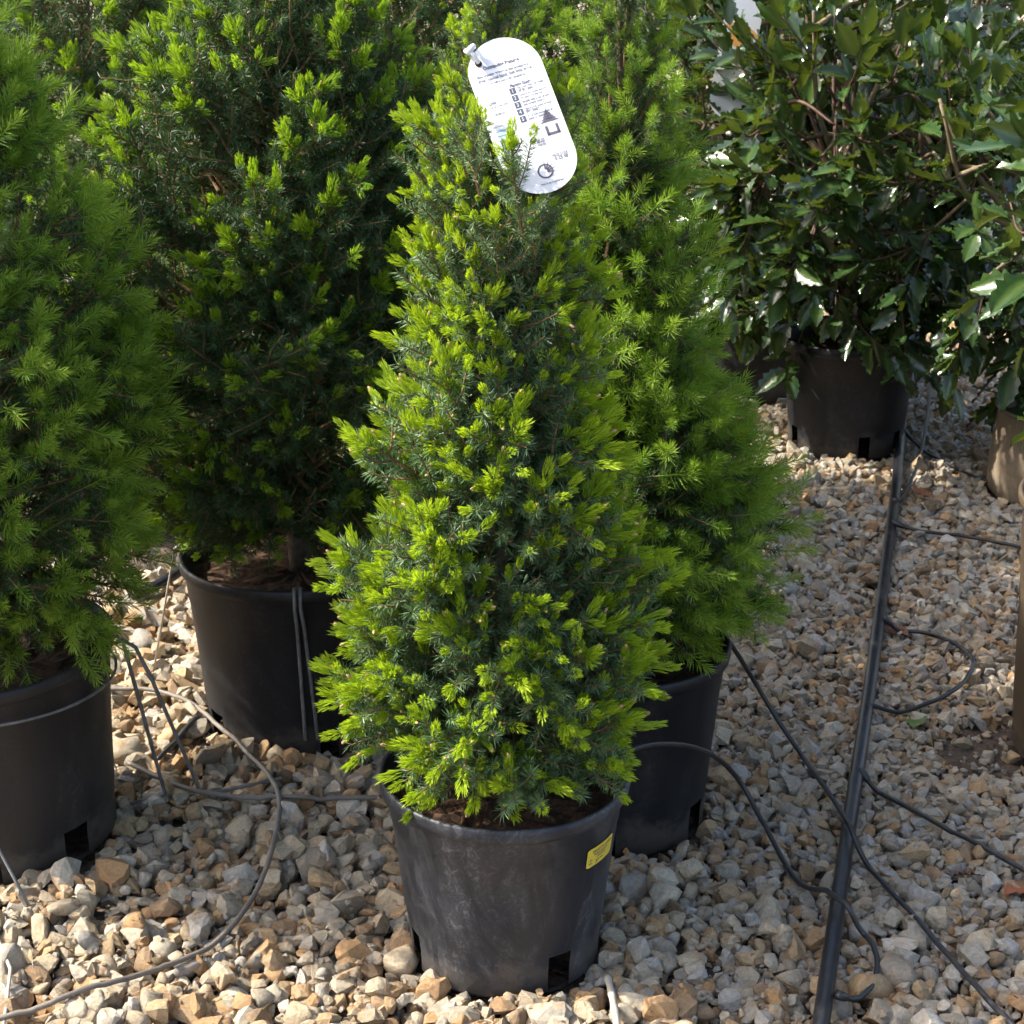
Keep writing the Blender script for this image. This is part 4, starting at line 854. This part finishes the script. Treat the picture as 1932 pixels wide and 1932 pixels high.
def st_text(s, u, v, size):
    V, F = text_mesh(s, size, None)
    if not len(V): return
    W_ = (A1 - A0) * math.pi / 180 * (PA.rr - 0.012); out = [cyl(PA, A0 + (A1 - A0) * (u + x / W_), Z0 + v * (Z1 - Z0) + y, 0.0020) for x, y, z in V]; ink.add(np.array(out), F, 0)
st_text("SPRUCE DW. ALBERTA", 0.16, 0.74, 0.0040); st_text("PICEA GLAUCA", 0.22, 0.56, 0.0040); st_text("CONICA #3", 0.32, 0.41, 0.0034); st_text("59.99", 0.30, 0.10, 0.0066); st_text("#3", 0.10, 0.34, 0.0036); st_text("2024", 0.07, 0.16, 0.0030)
V, F, _, _ = ink.arrays(); link("sticker_print", mesh_np("sticker_print", V, F, [M_INK]), stk)

# ---------------------------------------------------------------- stick and fallen leaves
def stick(name, pts, r0, r1, label):
    P_ = catmull(pts, 6); V, F = tube(P_, np.linspace(r0, r1, len(P_)) * (1 + 0.12 * np.sin(np.arange(len(P_)) * 1.7)), 7); o = link(name, mesh_np(name, V, F, [M_STICK], smooth=True)); tag(o, label, "twig", "dry twigs on the gravel")
stick("dry_twig", [onh(1146, 1842, 0.006), onh(1156, 1885, 0.010), onh(1166, 1945, 0.008)], 0.0040, 0.0045, "straight pale dry twig lying in front of the tagged spruce's pot")
for k, (px, py, m_, s, rz, lb, nm) in enumerate(((1885, 1692, M_REDLEAF, 1.0, 0.6, "russet fallen leaf lying flat near the front of the shaded gravel", "fallen_leaf"), (1722, 1378, M_GREENLEAF, 0.9, 1.3, "green fallen leaf on the shaded gravel right of the pipe", "fallen_leaf"),
        (1630, 850, M_GREENLEAF, 0.85, 0.2, "olive fallen leaf in the sunlit strip before the low black pot", "fallen_leaf"), (1722, 1202, M_DEADLEAF, 0.9, 2.2, "curled dark brown leaf by the start of the open loop of tube", "fallen_leaf"),
        (1940 - 5, 1010, M_DEADLEAF, 0.8, 0.8, "brown leaf beside the tube to the tall brown pot", "fallen_leaf"), (1965 - 95, 1655, M_DEADLEAF, 0.8, 2.6, "dark brown leaf beside the russet one", "fallen_leaf"), (1760, 940, M_DEADLEAF, 0.75, 2.0, "small dark leaf between the pipe and the tan pot", "fallen_leaf"))):
    V, F, A = LEAF[k % 8]; V = V * np.array([s, s, s]); g_ = onh(px, py, 0.004); o = link(nm, mesh_np(nm, V, F, [m_], smooth=True)); o.location = g_.tolist(); o.rotation_euler = (0.15 * (k % 3 - 1), 0.1, rz); tag(o, lb, "leaf", "fallen leaves on the gravel")
la = Acc(); n = 900; lx = rng.uniform(-0.75, 0.75, n); ly = rng.uniform(1.9, 3.4, n); keep_ = [i for i in range(n) if not any((lx[i] - p.x) ** 2 + (ly[i] - p.y) ** 2 < (p.br + 0.008) ** 2 for p in POTS)]
lb_ = np.array([(lx[i], ly[i], HF[int((ly[i] - Y0) / RES), int((lx[i] - X0) / RES)] + 0.0015) for i in keep_]); n = len(lb_); ld = np.stack([rng.normal(0, 1, n), rng.normal(0, 1, n), rng.normal(0, 0.25, n)], 1)
needles(la, lb_, ld, rng.uniform(0.008, 0.020, n), rng.uniform(0.0010, 0.0022, n), 0, np.full(n, 0.5)); V, F, _, _ = la.arrays()
o = link("needle_litter", mesh_np("needle_litter", V, F, [M_DEADLEAF]), ground); o["kind"] = "stuff"
print("TOTAL TRIS", sum(len(m.polygons) for m in bpy.data.meshes))
